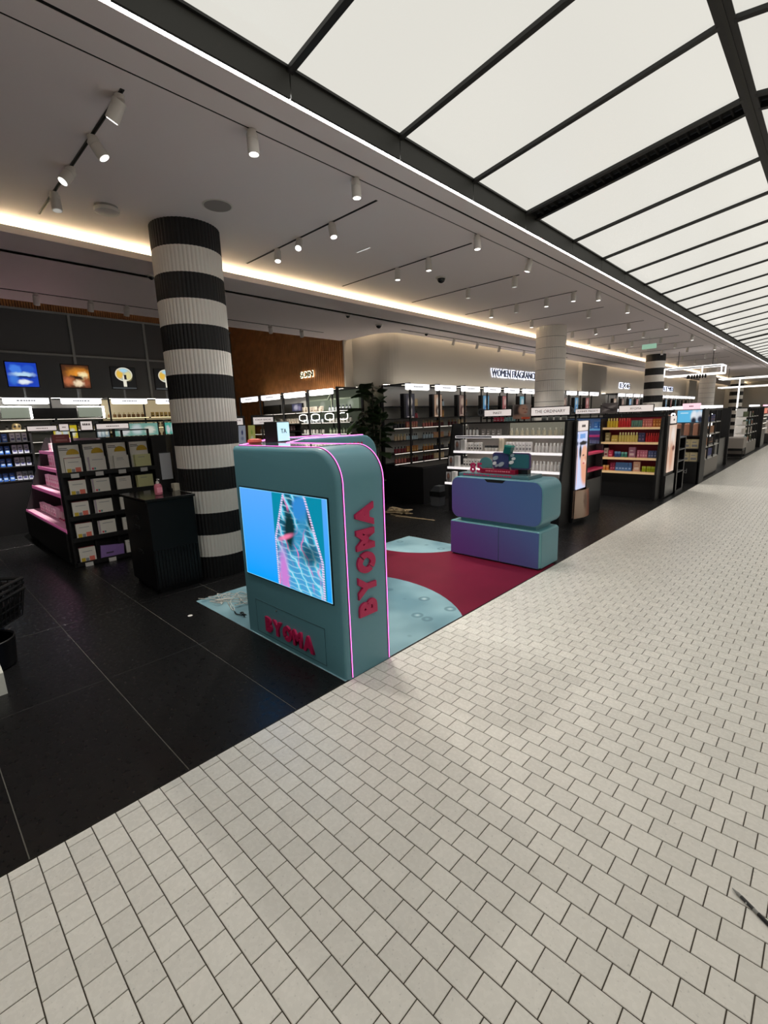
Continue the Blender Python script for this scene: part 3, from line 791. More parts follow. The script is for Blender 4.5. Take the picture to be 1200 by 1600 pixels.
# side face: read upwards (text +x -> world +z, text +y -> world -y, text normal -> +x)
R = Matrix(((0,0,1),(0,-1,0),(1,0,0))).transposed()
Rm = Matrix(((0,0,1),(0,0,0),(0,0,0)))
def rot_from(ex, ey, ez): 
    m = Matrix((ex, ey, ez)).transposed(); return m.to_euler()
bold_word(kx, .70, .150, (.007,1.862,.372), rot_from((0,0,1),(0,-1,0),(1,0,0)), (0,0,1), .008)
bold_word(ap, .56, .112, (-.86,1.661,.132), rot_from((1,0,0),(0,0,1),(0,-1,0)), (1,0,0), .007)
# small print on the side wing
rr_ = random.Random(5)
link('lettering', dashes(.62,.022,12,M_RED,rr_), kx, (-1.594+.6, 3.1-1.86, 1.315), (0,0,PI/2))

# tester box with pale blue card, on the kiosk top; coral cup and black strap beside it
t = empty('tester_box', (-1.262,2.144,KH+.004), .2, label='black tester box with pale blue backlit card standing on the teal kiosk', cat='display box')
q = MB(); q.cbox(-.07,.07,-.07,.07,0,.16,.004); q.build('housing', M_BLACK, t, local=True)
q = MB(); q.box(.07,.074,-.064,.064,.008,.152); cardp = q.build('card', mat('pale_blue_card',(200,235,245),.5,emit=(190,232,245),strength=.75), t, local=True)
link('lettering', text_mesh('iYA' if False else 'TA', .05, .001, M_PRINT), cardp, (.0755,0,.085), (PI/2,0,PI/2))
q = MB(); q.lathe([(.045,0),(.055,.012),(.05,.03),(.03,.034)], (-1.25,1.93,KH+.004), 20); tag(q.build('coral_pouf', mat('coral_plastic',(225,96,84),.5), smooth=True), 'small coral dish on the kiosk top next to the banded column', 'dish')

# ------------------------------------------------------------------ vinyl floor mat
M_PINKV = mat('raspberry_vinyl', (116,20,48), .5, vary=(2.5,.08), spec=.25)
def droplet_material():
    m = bpy.data.materials.new('pale_blue_vinyl'); m.use_nodes = True; N = NT(m); b = P(m)
    g = N.n('ShaderNodeNewGeometry'); n = N.n('ShaderNodeTexNoise'); n.inputs['Scale'].default_value = 1.6; n.inputs['Detail'].default_value = 2; N.l(g.outputs['Position'], n.inputs['Vector'])
    c = N.mix(N.ss(n.outputs['Fac'], .35, .65), rgb((112,152,166)), rgb((152,190,200)))
    v = N.n('ShaderNodeTexVoronoi'); v.inputs['Scale'].default_value = 4.2; v.inputs['Randomness'].default_value = 1.0; N.l(g.outputs['Position'], v.inputs['Vector'])
    ring = N.m('MULTIPLY', N.ss(v.outputs['Distance'], .10, .14), N.ss(v.outputs['Distance'], .19, .24, 1.0, 0.0))
    c = N.mix(N.m('MULTIPLY', ring, .55), c, rgb((70,110,124)))
    c = N.mix(N.m('MULTIPLY', N.ss(v.outputs['Distance'], .05, .1, 1.0, 0.0), .7), c, rgb((200,218,222)))
    N.l(c, b.inputs['Base Color']); b.inputs['Roughness'].default_value = .42; MATS[m.name] = m
    return m
M_BLUEV = droplet_material()
fm = empty('floor_mat', (-1,3.1,0), label='raspberry and pale blue vinyl mat with droplet print under the kiosk', cat='mat')
q = MB(); q.box(-2.03,-.008,1.66,4.6,.0005,.002); q.build('pink_sheet', M_PINKV, fm)
def clip(poly, x0, x1, y0, y1):
    for ax, lim, sg in ((0,x0,1),(0,x1,-1),(1,y0,1),(1,y1,-1)):
        out = []
        for i in range(len(poly)):
            a, b = poly[i-1], poly[i]; da, db = (a[ax]-lim)*sg, (b[ax]-lim)*sg
            if (da >= 0) != (db >= 0):
                t = da/(da-db); out.append((a[0]+(b[0]-a[0])*t, a[1]+(b[1]-a[1])*t))
            if db >= 0: out.append(b)
        poly = out
    return poly
circ = lambda cx, cy, r, n=72: [(cx+r*math.cos(2*PI*i/n), cy+r*math.sin(2*PI*i/n)) for i in range(n)]
q = MB(); q.prism(clip(circ(-.86,1.98,1.255), -2.03,-.008,1.66,4.6), 'z', .002, .003); q.build('blue_disc', M_BLUEV, fm)
q = MB(); q.prism(clip(circ(-1.86,4.70,.78), -2.03,-.008,1.66,4.6), 'z', .002, .003); q.build('blue_disc', M_BLUEV, fm)
q = MB(); q.prism(clip([(-.86+1.255*math.cos(a),1.98+1.255*math.sin(a)) for a in [PI*2*i/72 for i in range(72)]], -2.03,-.008,1.66,4.6), 'z', .0028, .0029)
# white cables heaped at the kiosk foot
M_CABLE = mat('white_cable', (205,202,196), .5)
def cable(name, seed, cx, cy, sx, sy, n, r, m, label, cat='cable', group=None, start=None, rise=.03):
    rd = random.Random(seed); ctrl = [start or (cx-sx, cy, .006)]
    for i in range(n): ctrl.append((cx+rd.uniform(-sx,sx), cy+rd.uniform(-sy,sy), .006+rd.random()*rise))
    pts = []
    for i in range(len(ctrl)-1):
        p0, p1, p2, p3 = (Vector(ctrl[max(0,min(len(ctrl)-1,i+k))]) for k in (-1,0,1,2))
        for j in range(8):
            t = j/8; pts.append(.5*((2*p1)+(p2-p0)*t+(2*p0-5*p1+4*p2-p3)*t*t+(3*p1-p0-3*p2+p3)*t**3))
    for p in pts: p.z = max(p.z, r+.004)
    q = MB(); q.tube(pts, r, 6, 0); return tag(q.build(name, m, smooth=True), label, cat, group)
for i in range(4):
    cable('power_cable', 20+i, -1.78, 1.88, .21, .15, 6+i, .0035, M_CABLE, 'thin white cable in the tangle on the mat beside the kiosk', group='white cables heaped by the kiosk', start=(-2.06+.1*i,1.70+.08*i,.006))
cable('power_cable', 41, -1.42, 1.76, .10, .03, 5, .005, M_BLACK, 'black cable on the pale blue mat against the kiosk')
for i in range(4):
    cable('floor_cable', 60+i, -3.15, 5.6, .28, .10, 10, .008, mat('beige_cable',(170,150,118),.6), 'beige cable in the heap on the black floor behind the kiosk', group='beige cables heaped behind the kiosk', rise=.10)
cable('floor_cable', 71, -2.75, 5.5, .45, .07, 4, .005, MATS['beige_cable'], 'thin beige lead trailing across the floor towards the counter', rise=.005)
q = MB(); q.lathe([(.018,0),(.02,.001),(.0,.0015)], (-1.755,1.484,0), 14); tag(q.build('paper_scrap', M_WHITE), 'tiny white round sticker lying on the black floor', 'sticker')

# ------------------------------------------------------------------ purple and teal counter
def iridescent():
    m = bpy.data.materials.new('violet_blue_print'); m.use_nodes = True; N = NT(m); b = P(m)
    tc = N.n('ShaderNodeTexCoord'); s = N.n('ShaderNodeSeparateXYZ'); N.l(tc.outputs['Object'], s.inputs[0])
    f = N.m('ADD', N.m('MULTIPLY', N.m('ADD', s.outputs[0], .55), .60), N.m('MULTIPLY', s.outputs[2], .55))
    c = N.mix(N.ss(f, .0, 1.0), rgb((104,62,140)), rgb((76,104,158)))
    N.l(c, b.inputs['Base Color']); b.inputs['Roughness'].default_value = .42; MATS[m.name] = m
    return m
M_IRI = iridescent()
M_TRIM = mat('pale_teal_trim', (112,168,176), .4)
def rrect(x0, x1, z0, z1, r, n=7):
    p = []
    for cx, cz, a0 in ((x1-r,z0+r,-PI/2),(x1-r,z1-r,0),(x0+r,z1-r,PI/2),(x0+r,z0+r,PI)):
        p += [(cx+r*math.cos(a0+PI/2*i/n), cz+r*math.sin(a0+PI/2*i/n)) for i in range(n+1)]
    return p
ct = empty('display_counter', (-.56,4.48,0), label='two-tier rounded counter with violet-blue doors and teal sides on the mat', cat='counter')
filleted(rrect(-1.10,-.015,.44,.905,.10), lambda u,z,v: (u,v,z), 4.285, 4.70, .012, 4).build('upper_cabinet', M_TEAL, ct, smooth=True)
dp = [(x,z) for x,z in rrect(-1.088,-.027,.452,.893,.092)]
# flap door with a finger notch cut into its top edge
top = [p for p in dp]
nd = []
for i, p in enumerate(top):
    nd.append(p)
    q2 = top[(i+1) % len(top)]
    if p[0] > -.5 and q2[0] < -.6 and abs(p[1]-.893) < 1e-3: nd += [(-.42,.893),(-.455,.862),(-.64,.862),(-.676,.893)]
q = MB(); q.prism(nd, 'y', 4.276, 4.2862); fd = q.build('flap_door', M_IRI, ct)
q = MB(); q.prism([(-.42,.893),(-.455,.862),(-.64,.862),(-.676,.893)], 'y', 4.2835, 4.2848); q.build('finger_notch', M_VOID, fd)
filleted(rrect(-1.118,-.03,.012,.402,.03), lambda u,z,v: (u,v,z), 4.285, 4.70, .014, 4).build('lower_cabinet', M_TRIM, ct, smooth=True)
q = MB(); q.box(-1.09,-.06,4.30,4.69,.0,.02); q.build('plinth', M_BLACK, ct)
q = MB(); q.box(-1.0,-.1,4.33,4.66,.40,.445); q.build('neck', M_TEAL, ct)
for a, b in ((-1.108,-.495),(-.489,-.045)):
    q = MB(); q.box(a,b,4.279,4.2872,.022,.388); q.build('door', M_IRI, ct)
q = MB(); q.box(-.030,-.026,4.31,4.695,.02,.385); q.build('side_panel', M_TEAL, ct)
# things standing on the counter
ZT = .907
t = empty('riser_tray', (-.6,4.48,ZT), label='flat teal acrylic riser with red lettering on the counter top', cat='riser')
q = MB(); q.cbox(-1.03,-.19,4.33,4.62,ZT,ZT+.035,.003); q.build('tray', mat('teal_acrylic',(86,120,128),.15), t)
link('lettering', dashes(.6,.012,16,M_RED,rr_), t, (-.07,4.329-4.48,.018))
ZR2 = ZT+.036
t = empty('acrylic_bar', (-.55,4.45,ZR2), label='red and black glossy block with lettering on the teal riser', cat='display block')
q = MB(); q.cbox(-.80,-.38,4.40,4.47,ZR2,ZR2+.045,.002); q.build('red_front', mat('deep_red_acrylic',(150,14,50),.15), t)
q = MB(); q.cbox(-.79,-.28,4.472,4.55,ZR2,ZR2+.047,.002); q.build('black_back', M_SATIN, t)
link('lettering', dashes(.3,.012,12,mat('pale_red',(226,120,140),.5),rr_), t, (-.03,4.399-4.45,.024))
t = empty('price_numerals', (-.86,4.42,ZR2), label='raspberry standing numerals 85 on the counter', cat='numerals')
for c, x in (('8',-.045),('5',.04)): link('letter', text_mesh(c,.14,.006,M_RED,.004), t, (x,0,.052), (PI/2,0,0))
q = MB(); q.cyl((0,-.006,.075),(0,.006,.075),.085,n=32); q.box(-.03,.03,-.02,.02,-.01,.0)
q.v = [(x,y,max(z,-.0)) for x,y,z in q.v]
tag(q.build('teal_disc', mat('pale_teal_disc',(88,146,150),.25), None, smooth=True), 'round teal acrylic disc standing behind the numerals', 'disc').location = (-.80,4.52,ZR2)
M_FRM = mat('plum_frame', (86,62,110), .3); M_PILL = mat('silver_pill', (190,205,215), .2, .3); M_PILLW = mat('white_pill', (235,238,240), .3)
for k, (xa, xb, lab) in enumerate(((-.70,-.49,'plum framed acrylic panel with silver pill shapes, next to the disc'),(-.49,-.26,'plum framed acrylic panel with a shaded teal inset, right of its twin'))):
    t = empty('acrylic_display', ((xa+xb)/2,4.50,ZR2+.047), label=lab, cat='display panel', group='framed acrylic panels on the counter')
    z0 = ZR2+.047
    q = MB(); q.prism(rrect(xa,xb,z0,z0+.17,.03), 'y', 4.49, 4.51); q.build('frame', M_FRM, t)
    q = MB(); q.prism(rrect(xa+.012,xb-.012,z0+.012,z0+.158,.024), 'y', 4.486, 4.49); q.build('inset', mat('dusk_inset_%d' % k, ((60,66,112),(54,110,120))[k], .2), t)
    for j, (cx, cz, a, b, an, w_) in enumerate([((-.66,.11,.035,.022,.35,0),(-.67,.055,.024,.018,.5,1),(-.645,.03,.02,.014,.5,0),(-.59,.045,.038,.022,.5,0)),((-.46,.145,.022,.016,.3,0),(-.445,.11,.022,.015,.2,1),(-.47,.07,.028,.018,.3,1))][k]):
        q = MB(); pp = []
        for i in range(20):
            tt = 2*PI*i/20; u_, v_ = a*math.cos(tt), b*math.sin(tt); pp.append((cx+u_*math.cos(an)-v_*math.sin(an), z0+cz+u_*math.sin(an)+v_*math.cos(an)))
        q.prism(pp, 'y', 4.478, 4.486); q.build('pill', M_PILLW if w_ else M_PILL, t)
t = empty('teal_jar', (-.50,4.47,ZR2+.217), label='tilted dark teal jar balanced above the acrylic panels', cat='jar')
M_DTEAL = mat('dark_teal_plastic', (14,98,94), .3)
q = MB(); q.prism([(-.045,.0),(.03,-.01),(.05,.055),(-.028,.068)], 'y', -.035, .035); q.build('body', M_DTEAL, t, local=True)
q = MB(); q.prism([(-.03,.07),(.052,.057),(.056,.072),(-.026,.086)], 'y', -.037, .037); q.build('lid', mat('teal_lid',(48,148,140),.3), t, local=True)
q = MB(); q.prism([(-.02,-.155),(.035,-.145),(.0,.0),(-.04,.0)], 'y', .018, .03); q.build('neck_strip', M_DTEAL, t, local=True)
# ------------------------------------------------------------------ products: shared meshes, one object each
PROTO = {}
def proto(kind, w, d, h, c1, c2, rough=.45):
    """small retail products, origin at the base centre, front towards -y"""
    k = (kind, w, d, h, c1, c2)
    if k in PROTO: return PROTO[k]
    a = mat('pk_%d_%d_%d' % c1, c1, rough); b = mat('pk_%d_%d_%d' % c2, c2, rough)
    q = MB()
    if kind == 'carton':
        q.cbox(-w/2,w/2,-d/2,d/2,0,h,min(.0025,w*.06))
        q.box(-w*.34,w*.34,-d/2-.0008,-d/2,h*.18,h*.42,1); q.box(-w*.3,w*.2,-d/2-.0008,-d/2,h*.62,h*.72,1)
    elif kind == 'bottle':
        q.lathe([(w*.42,0),(w*.5,h*.02),(w*.5,h*.62),(w*.42,h*.70),(w*.2,h*.74)], n=14); q.lathe([(w*.27,h*.74),(w*.27,h*.97),(w*.22,h)], n=12, mi=1)
    elif kind == 'dropper':
        q.lathe([(w*.48,0),(w*.5,h*.03),(w*.5,h*.55),(w*.3,h*.64)], n=14); q.lathe([(w*.3,h*.64),(w*.3,h*.78),(w*.16,h*.8),(w*.18,h*.95),(w*.08,h)], n=12, mi=1)
    elif kind == 'jar':
        q.lathe([(w*.44,0),(w*.5,h*.06),(w*.5,h*.6),(w*.47,h*.64)], n=16); q.lathe([(w*.5,h*.64),(w*.5,h*.96),(w*.46,h)], n=16, mi=1)
    elif kind == 'tube':
        q.lathe([(w*.34,0),(w*.36,h*.02),(w*.36,h*.16)], n=12, mi=1)
        n = 12; vs = []; 
        for z, rx, ry in ((h*.16,w*.46,w*.42),(h*.5,w*.49,w*.34),(h*.85,w*.5,w*.14),(h,w*.5,w*.03)):
            for i in range(n): t = 2*PI*i/n; vs.append((rx*math.cos(t),ry*math.sin(t),z))
        q.add(vs, [(r*n+i, r*n+(i+1)%n, (r+1)*n+(i+1)%n, (r+1)*n+i) for r in range(3) for i in range(n)]+[tuple(range(n-1,-1,-1)), tuple(range(3*n,4*n))])
    elif kind == 'perfume':
        q.cbox(-w/2,w/2,-d/2,d/2,0,h*.66,w*.1); q.cyl((0,0,h*.66),(0,0,h*.72),w*.14,n=10,mi=1); q.cyl((0,0,h*.72),(0,0,h),w*.22,n=12,mi=1)
    elif kind == 'pouch':
        q.add([(-w/2,-d/2,0),(w/2,-d/2,0),(w/2,d/2,0),(-w/2,d/2,0),(-w*.52,-d*.4,h*.4),(w*.52,-d*.4,h*.4),(w*.52,d*.4,h*.4),(-w*.52,d*.4,h*.4),(-w*.47,-.002,h),(w*.47,-.002,h),(w*.47,.002,h),(-w*.47,.002,h)],
              [(3,2,1,0),(0,1,5,4),(1,2,6,5),(2,3,7,6),(3,0,4,7),(4,5,9,8),(5,6,10,9),(6,7,11,10),(7,4,8,11),(8,9,10,11)])
        q.box(-w*.3,w*.3,-d*.47,-d*.40,h*.2,h*.38,1)
    me = q.mesh(kind, [a, b], smooth=kind not in ('carton','perfume','pouch')); PROTO[k] = me
    return me
CATN = dict(carton='carton', bottle='bottle', dropper='bottle', jar='jar', tube='tube', perfume='perfume bottle', pouch='pouch')
NAMEN = dict(carton='product_carton', bottle='pump_bottle', dropper='dropper_bottle', jar='cream_jar', tube='cream_tube', perfume='perfume_bottle', pouch='refill_pouch')
RJ = random.Random(11)
def stock(root, kind, x0, x1, y, z, n, size, c1, c2, label, group=None, jit=.004, rotj=.08):
    """n alike products standing in a row on a shelf, spread between local x0 and x1; every one is a thing"""
    w_, d_, h_ = size; me = proto(kind, w_, d_, h_, c1, c2)
    for i in range(n):
        x = x0+(x1-x0)*(i+.5)/n
        p = W(root, (x+RJ.uniform(-jit,jit), y+RJ.uniform(-jit,jit), z))
        o = link(NAMEN[kind], me, None, p, (0,0,root.rotation_euler[2]+RJ.uniform(-rotj,rotj)))
        tag(o, label, CATN[kind], group or label)
def sign(parent, x0, x1, z0, z1, y, text, m=None, tsize=None, frame=True, name='header_sign'):
    """local header sign facing -y, framed in black"""
    if frame:
        q = MB(); q.box(x0-.012,x1+.012,y-.002,y+.025,z0-.012,z1+.012); s = q.build(name, M_BLACK, parent, local=True)
        q = MB(); q.box(x0,x1,y-.005,y-.002,z0,z1); q.build('face', m or M_CREAMSIGN, s, local=True)
    else:
        q = MB(); q.box(x0,x1,y-.005,y+.04,z0,z1); s = q.build(name, m or M_HEAD, parent, local=True)
    if text: link('lettering', text_mesh(text, tsize or (z1-z0)*.5, .0008, M_PRINT), s, ((x0+x1)/2, y-.0062, (z0+z1)/2), (PI/2,0,0))
    else: link('lettering', dashes((x1-x0)*.42, (z1-z0)*.16, 7, M_HTXT, RJ), s, ((x0+x1)/2, y-.0052, (z0+z1)/2))
    return s

# ------------------------------------------------------------------ black podium with sanitiser bottle
t = empty('podium', (-2.80,1.73,0), label='black podium cabinet in front of the banded column', cat='podium')
M_POD = mat('black_podium_paint', (10,10,13), .38)
q = MB(); q.cbox(-3.12,-2.48,1.51,1.945,.05,.885,.006); q.build('body', M_POD, t)
q = MB(); q.cbox(-3.15,-2.46,1.49,1.955,.885,.91,.004); q.build('top', mat('black_podium_top',(26,24,23),.12), t)
q = MB(); q.box(-3.09,-2.51,1.54,1.92,0,.05); q.build('plinth', M_BLACK, t)
q = MB()
y = 1.52
while y < 1.92: q.box(-2.479,-2.470,y,y+.022,.06,.42); y += .03
q.build('ribbed_front', M_POD, t)
for z in (.70,.60,.36):
    q = MB(); q.box(-2.86,-2.74,1.502,1.511,z,z+.03); q.build('slot', M_VOID, t)
t = empty('sanitiser_bottle', (-2.70,1.705,.91), label='pink hand sanitiser pump bottle on the black podium', cat='bottle')
q = MB(); q.lathe([(.030,0),(.036,.006),(.036,.085),(.028,.105),(.014,.11)], (-2.70,1.705,.91), 20); q.build('body', mat('pink_clear_plastic',(214,120,140),.15,alpha=.9), t, smooth=True)
q = MB(); q.lathe([(.015,.11),(.015,.13),(.005,.132),(.005,.148)], (-2.70,1.705,.91), 14); q.box(-2.706,-2.66,1.699,1.711,1.056,1.066); q.build('pump', mat('clear_white',(220,216,212),.3), t, smooth=True)
q = MB(); q.box(-2.663,-2.6635,1.68,1.73,.935,.985); q.build('sticker', mat('pink_label',(236,150,170),.5), t)
# hanging clear sleeve rack on the column and card box beside the podium
t = empty('leaflet_holder', (-2.95,1.90,.91), label='small black leaflet frame and pale card standing behind the sanitiser bottle', cat='leaflet holder')
q = MB(); q.box(-3.02,-2.995,1.86,1.98,.91,1.30); q.box(-3.0,-2.9,1.9,1.93,.91,.93); q.build('frame', M_BLACK, t)
q = MB(); q.box(-2.995,-2.99,1.865,1.975,1.02,1.29); q.build('card', mat('pale_grey_card',(176,178,184),.4), t)
q = MB(); q.cbox(-2.93,-2.85,1.92,1.98,.91,.98,.003); q.build('cream_box', mat('cream_card',(224,216,196),.6), t)

# ------------------------------------------------------------------ sheet mask gondola at the left
mg = empty('mask_gondola', (-4.13,1.22,0), PI/2, label='black gondola of face mask packets with a pink lit side', cat='gondola')
GB = mat('gondola_black', (17,16,18), .5)
# local: x along +Y, y towards -X, front (masks) at y=0
q = MB(); q.box(0,1.02,.03,2.5,0,.05); q.build('plinth', M_BLACK, mg, local=True)
q = MB(); q.box(.02,1.0,.10,.14,.05,1.42); q.box(.0,.02,.0,.14,.05,1.42); q.box(1.0,1.02,0,.14,.05,1.42)
q.build('back_panel', GB, mg, local=True)
for x in (.245,.49,.735): q = MB(); q.box(x-.008,x+.008,.02,.1,.05,1.40); q.build('divider', GB, mg, local=True)
ZM = [.05,.335,.585,.83,1.08]
for z in ZM:
    q = MB(); q.box(.02,1.0,.0,.1,z-.018,z); q.box(.02,1.0,-.004,.0,z-.04,z+.012); q.build('shelf', GB, mg, local=True)
# pink lit side: local x<0.4, shelves step outwards towards the floor
M_PINKS = mat('pink_lit_shelf', (222,130,176), .4, emit=(226,110,170), strength=.22)
q = MB(); q.prism([(.0,.05),(.45,.05),(.45,1.45),(.38,1.45),(.30,1.28),(.0,.42)], 'y', 2.45, 2.5); q.build('end_panel', GB, mg, local=True)
q = MB(); q.box(.44,.48,.14,2.5,.05,1.45); q.build('spine', mat('pale_pink_back',(236,206,220),.6), mg, local=True)
q = MB(); q.box(-.02,.44,.14,2.46,.05,.40); q.build('base_drawer', GB, mg, local=True)
for z, x0 in ((1.265,.28),(1.04,.23),(.765,.12),(.42,.0)):
    q = MB(); q.box(x0,.44,.14,2.44,z-.012,z+.0); sh = q.build('pink_shelf', mat('pale_pink_shelf',(236,190,210),.4), mg, local=True)
    q = MB(); q.box(x0-.008,x0,.14,2.44,z-.035,z+.01); q.build('shelf_edge', M_PINKS, sh, local=True)
    q = MB(); q.box(x0+.02,x0+.04,.16,2.42,z-.018,z-.0125); q.build('light_strip', mat('pink_led',(255,190,225),.5,emit=(255,196,228),strength=1.6), sh, local=True)
# header: frame, signs
q = MB(); q.box(.18,.2,.1,.13,1.42,1.54); q.box(1.0,1.02,.1,.13,1.42,1.54); q.box(.7,.72,.1,.13,1.42,1.54); q.box(.18,1.02,.1,.13,1.525,1.54); q.box(.18,1.02,.1,.13,1.42,1.435); q.build('header_frame', M_BLACK, mg, local=True)
sign(mg, .45,.79,1.555,1.61,.1, None)
q = MB(); q.box(.285,.415,.08,.1,1.54,1.655); s_ = q.build('price_sign', M_BLACK, mg, local=True)
q = MB(); q.box(.29,.40,.075,.08,1.55,1.645); q.build('face', M_CREAMSIGN, s_, local=True)
link('lettering', dashes(.08,.02,5,M_PRINT,RJ), s_, (.345,.0745,1.61))
sign(mg, -.12,.16,1.56,1.61,.6, None)
sign(mg, .17,.26,1.553,1.625,.5, None)
# mask packets
M_CARDW = mat('white_mask_card', (226,222,214), .5)
def mask_mesh(kind):
    k = ('mask', kind)
    if k in PROTO: return PROTO[k]
    q = MB(); mats = [M_CARDW]
    if kind == 'tall':
        q.box(-.102,.102,0,.012,0,.31)
        pts = [(.035+.062*math.cos(PI*i/14), .205+.062*math.sin(PI*i/14)) for i in range(15)]
        q.prism(pts, 'y', -.004, 0, 1); q.box(-.09,-.01,-.001,0,.272,.279,2); q.box(-.09,.0,-.001,0,.254,.261,2); mats += [mat('yellow_gel',(196,160,38),.25), M_PRINT]
    elif kind == 'blocks':
        q.box(-.082,.082,0,.03,0,.165); q.box(-.078,.078,.03,.04,.01,.172,3)
        for x0,x1,h,mi in ((-.07,-.03,.05,1),(-.026,.006,.045,4),(.012,.065,.06,2)): q.box(x0,x1,-.001,0,.008,h,mi)
        q.box(-.05,.05,-.001,0,.118,.124,4); mats += [mat('ochre_print',(206,176,50),.5), mat('coral_print',(228,118,100),.5), mat('wine_card',(120,40,44),.5), mat('grey_print',(140,142,148),.5)]
    elif kind == 'pink':
        q.box(-.082,.082,0,.016,0,.165); q.box(-.090,.074,.02,.034,.0,.163,1); q.box(-.096,.068,.038,.05,.0,.161)
        q.box(-.07,-.05,-.001,0,.02,.042,2); q.box(-.046,-.03,-.001,0,.02,.042,3); q.box(-.055,.055,-.001,0,.128,.134,4); mats += [mat('lilac_card',(204,186,206),.5), mat('rose_print',(214,78,96),.5), mat('teal_print',(70,140,140),.5), MATS['grey_print']]
    elif kind == 'plain':
        q.box(-.08,.08,0,.03,0,.16); q.box(-.05,.02,-.001,0,.125,.131,1); q.box(-.05,.03,-.001,0,.108,.112,1); mats += [MATS['grey_print']]
    elif kind == 'lime':
        q.box(-.09,.09,0,.03,0,.155); q.box(-.098,.082,.032,.05,0,.152); q.box(-.05,.02,-.001,0,.12,.126,1); mats = [mat('pale_lime_card',(214,214,160),.5), MATS['grey_print']]
    elif kind == 'purple':
        q.add([(-.12,.02,.0),(.13,.0,.0),(.14,.0,.13),(-.10,.03,.15),(-.12,.05,.0),(.13,.03,.0),(.14,.03,.13),(-.10,.06,.15)], [(0,1,2,3),(7,6,5,4),(0,4,5,1),(1,5,6,2),(2,6,7,3),(3,7,4,0)])
        q.box(-.06,.02,.005,.0085,.05,.06,1); mats = [mat('violet_film',(140,112,176),.25), M_PRINT]
    PROTO[k] = q.mesh('mask_packet', mats)
    return PROTO[k]
cols = [.125,.37,.612,.858]
rowname = ['bottom row','second row from the floor','middle row','fourth row from the floor','top row']
for r, z in enumerate(ZM):
    for c, x in enumerate(cols):
        if r == 4:
            o = link('mask_packet', mask_mesh('tall'), None, W(mg,(x,.04,z+.001)), (-.08,0,PI/2)); tag(o, 'tall white mask card with yellow gel pack, %s from the pink side' % ORD[c], 'mask packet', 'tall mask cards in the top row')
        kind = ['blocks','pink','plain','lime'][c]
        if r == 0 and c == 1: kind = 'purple'
        if r == 0 and c > 1: kind = 'plain'
        o = link('mask_packet', mask_mesh(kind), None, W(mg,(x+RJ.uniform(-.006,.006)+.02,.006,z+.001)), (-.04,0,PI/2))
        tag(o, '%s mask packets, %s, %s pocket from the pink side' % ({'blocks':'white boxed','pink':'lilac white','plain':'plain white','lime':'pale lime','purple':'loose purple film'}[kind], rowname[r], ORD[c]), 'mask packet', 'mask packets on the black gondola')
        if r in (0,4) and c != 2 or r == 4:
            q = MB(); q.box(x-.03,x+.05,-.012,-.006,z-.052,z-.005); tagp = q.build('price_card', mat('price_card_white',(206,204,202),.5), mg, local=True)
o = link('product_carton', proto('carton',.16,.08,.09,(150,70,72),(190,120,120)), None, W(mg,(.09,.16,1.42)), (0,0,PI/2)); tag(o, 'dark pink box lying on top of the mask gondola corner', 'carton')
# pink side products (facing -Y): little root with the side's own frame
ps = (mg.location[0], mg.location[1])
class R0:
    def __init__(s, loc, rz): s.location = loc; s.rotation_euler = (0,0,rz)
side = R0((-6.6,1.22,0), 0.0)
for z, y0, h, nm in ((1.266,.33,.11,'upper'),(1.041,.30,.17,'second'),(.766,.22,.17,'third'),(.421,.10,.12,'lowest')):
    stock(side, 'carton', .25, 1.30, y0+.05, z, 9, (.07,.05,h), (242,226,232), (214,110,160), 'pale pink carton on the far half of the %s pink lit shelf' % nm)
    stock(side, 'tube', 1.32, 2.3, y0+.05, z, 10, (.05,.04,h*.95), (236,214,220), (196,60,110), 'white and pink tube on the near half of the %s pink lit shelf' % nm)

# ------------------------------------------------------------------ gondola and displays deeper in the alcove
bg = empty('alcove_gondola', (-7.0,.45,0), PI/2, label='black gondola with blue products deep in the alcove behind the pink lit side', cat='gondola')
q = MB(); q.box(0,1.06,.02,.6,0,.80); q.build('base', GB, bg, local=True)
q = MB(); q.box(0,1.06,.28,.32,.8,1.58); q.build('back_panel', mat('grey_back',(70,68,70),.6), bg, local=True)
for x in (0,.5,1.03): q = MB(); q.box(x,x+.03,.0,.3,.8,1.58); q.build('post', GB, bg, local=True)
for z in (.82,1.04,1.23,1.41): q = MB(); q.box(.0,1.06,.01,.3,z-.015,z); q.build('shelf', GB, bg, local=True)
q = MB(); q.box(-.05,1.1,-.03,.5,1.56,1.585); q.build('top_board', mat('cream_laminate',(206,196,176),.4,emit=(255,238,205),strength=.25), bg, local=True)
q = MB(); q.box(.02,1.04,.26,.28,.815,.822); q.build('light_strip', mat('cool_led',(235,245,255),.5,emit=(225,240,255),strength=2.0), bg, local=True)
for i, z in enumerate((.82,1.04,1.23,1.41)):
    nm = ['lowest','second','third','top'][i]
    stock(bg, 'carton', .55,.78,.14,z,3,(.06,.05,.12),(60,110,200),(190,215,250),'blue carton on the %s shelf of the alcove gondola' % nm)
    stock(bg, 'carton', .80,1.02,.14,z,3,(.06,.05,.13),(206,208,224),(90,90,140),'pale carton on the %s shelf of the alcove gondola' % nm)
    q = MB(); q.quad((.05,.2,z+.02),(.46,.2,z+.02),(.46,.2,z+.15),(.05,.2,z+.15)); q.box(.05,.46,.203,.22,z+.02,z+.15)
    q.build('lit_image', picture('alcove_print_%d' % i, (150,205,235), [('e',.3,.4,.2,.3,(230,90,70),.4),('e',.7,.6,.25,.3,(250,250,250),.5)], .8, noise=.2), bg, local=True)
t = empty('mask_ornament', (-7.05,1.35,1.585), label='gold and black rounded ornament on the cream board in the alcove', cat='ornament')
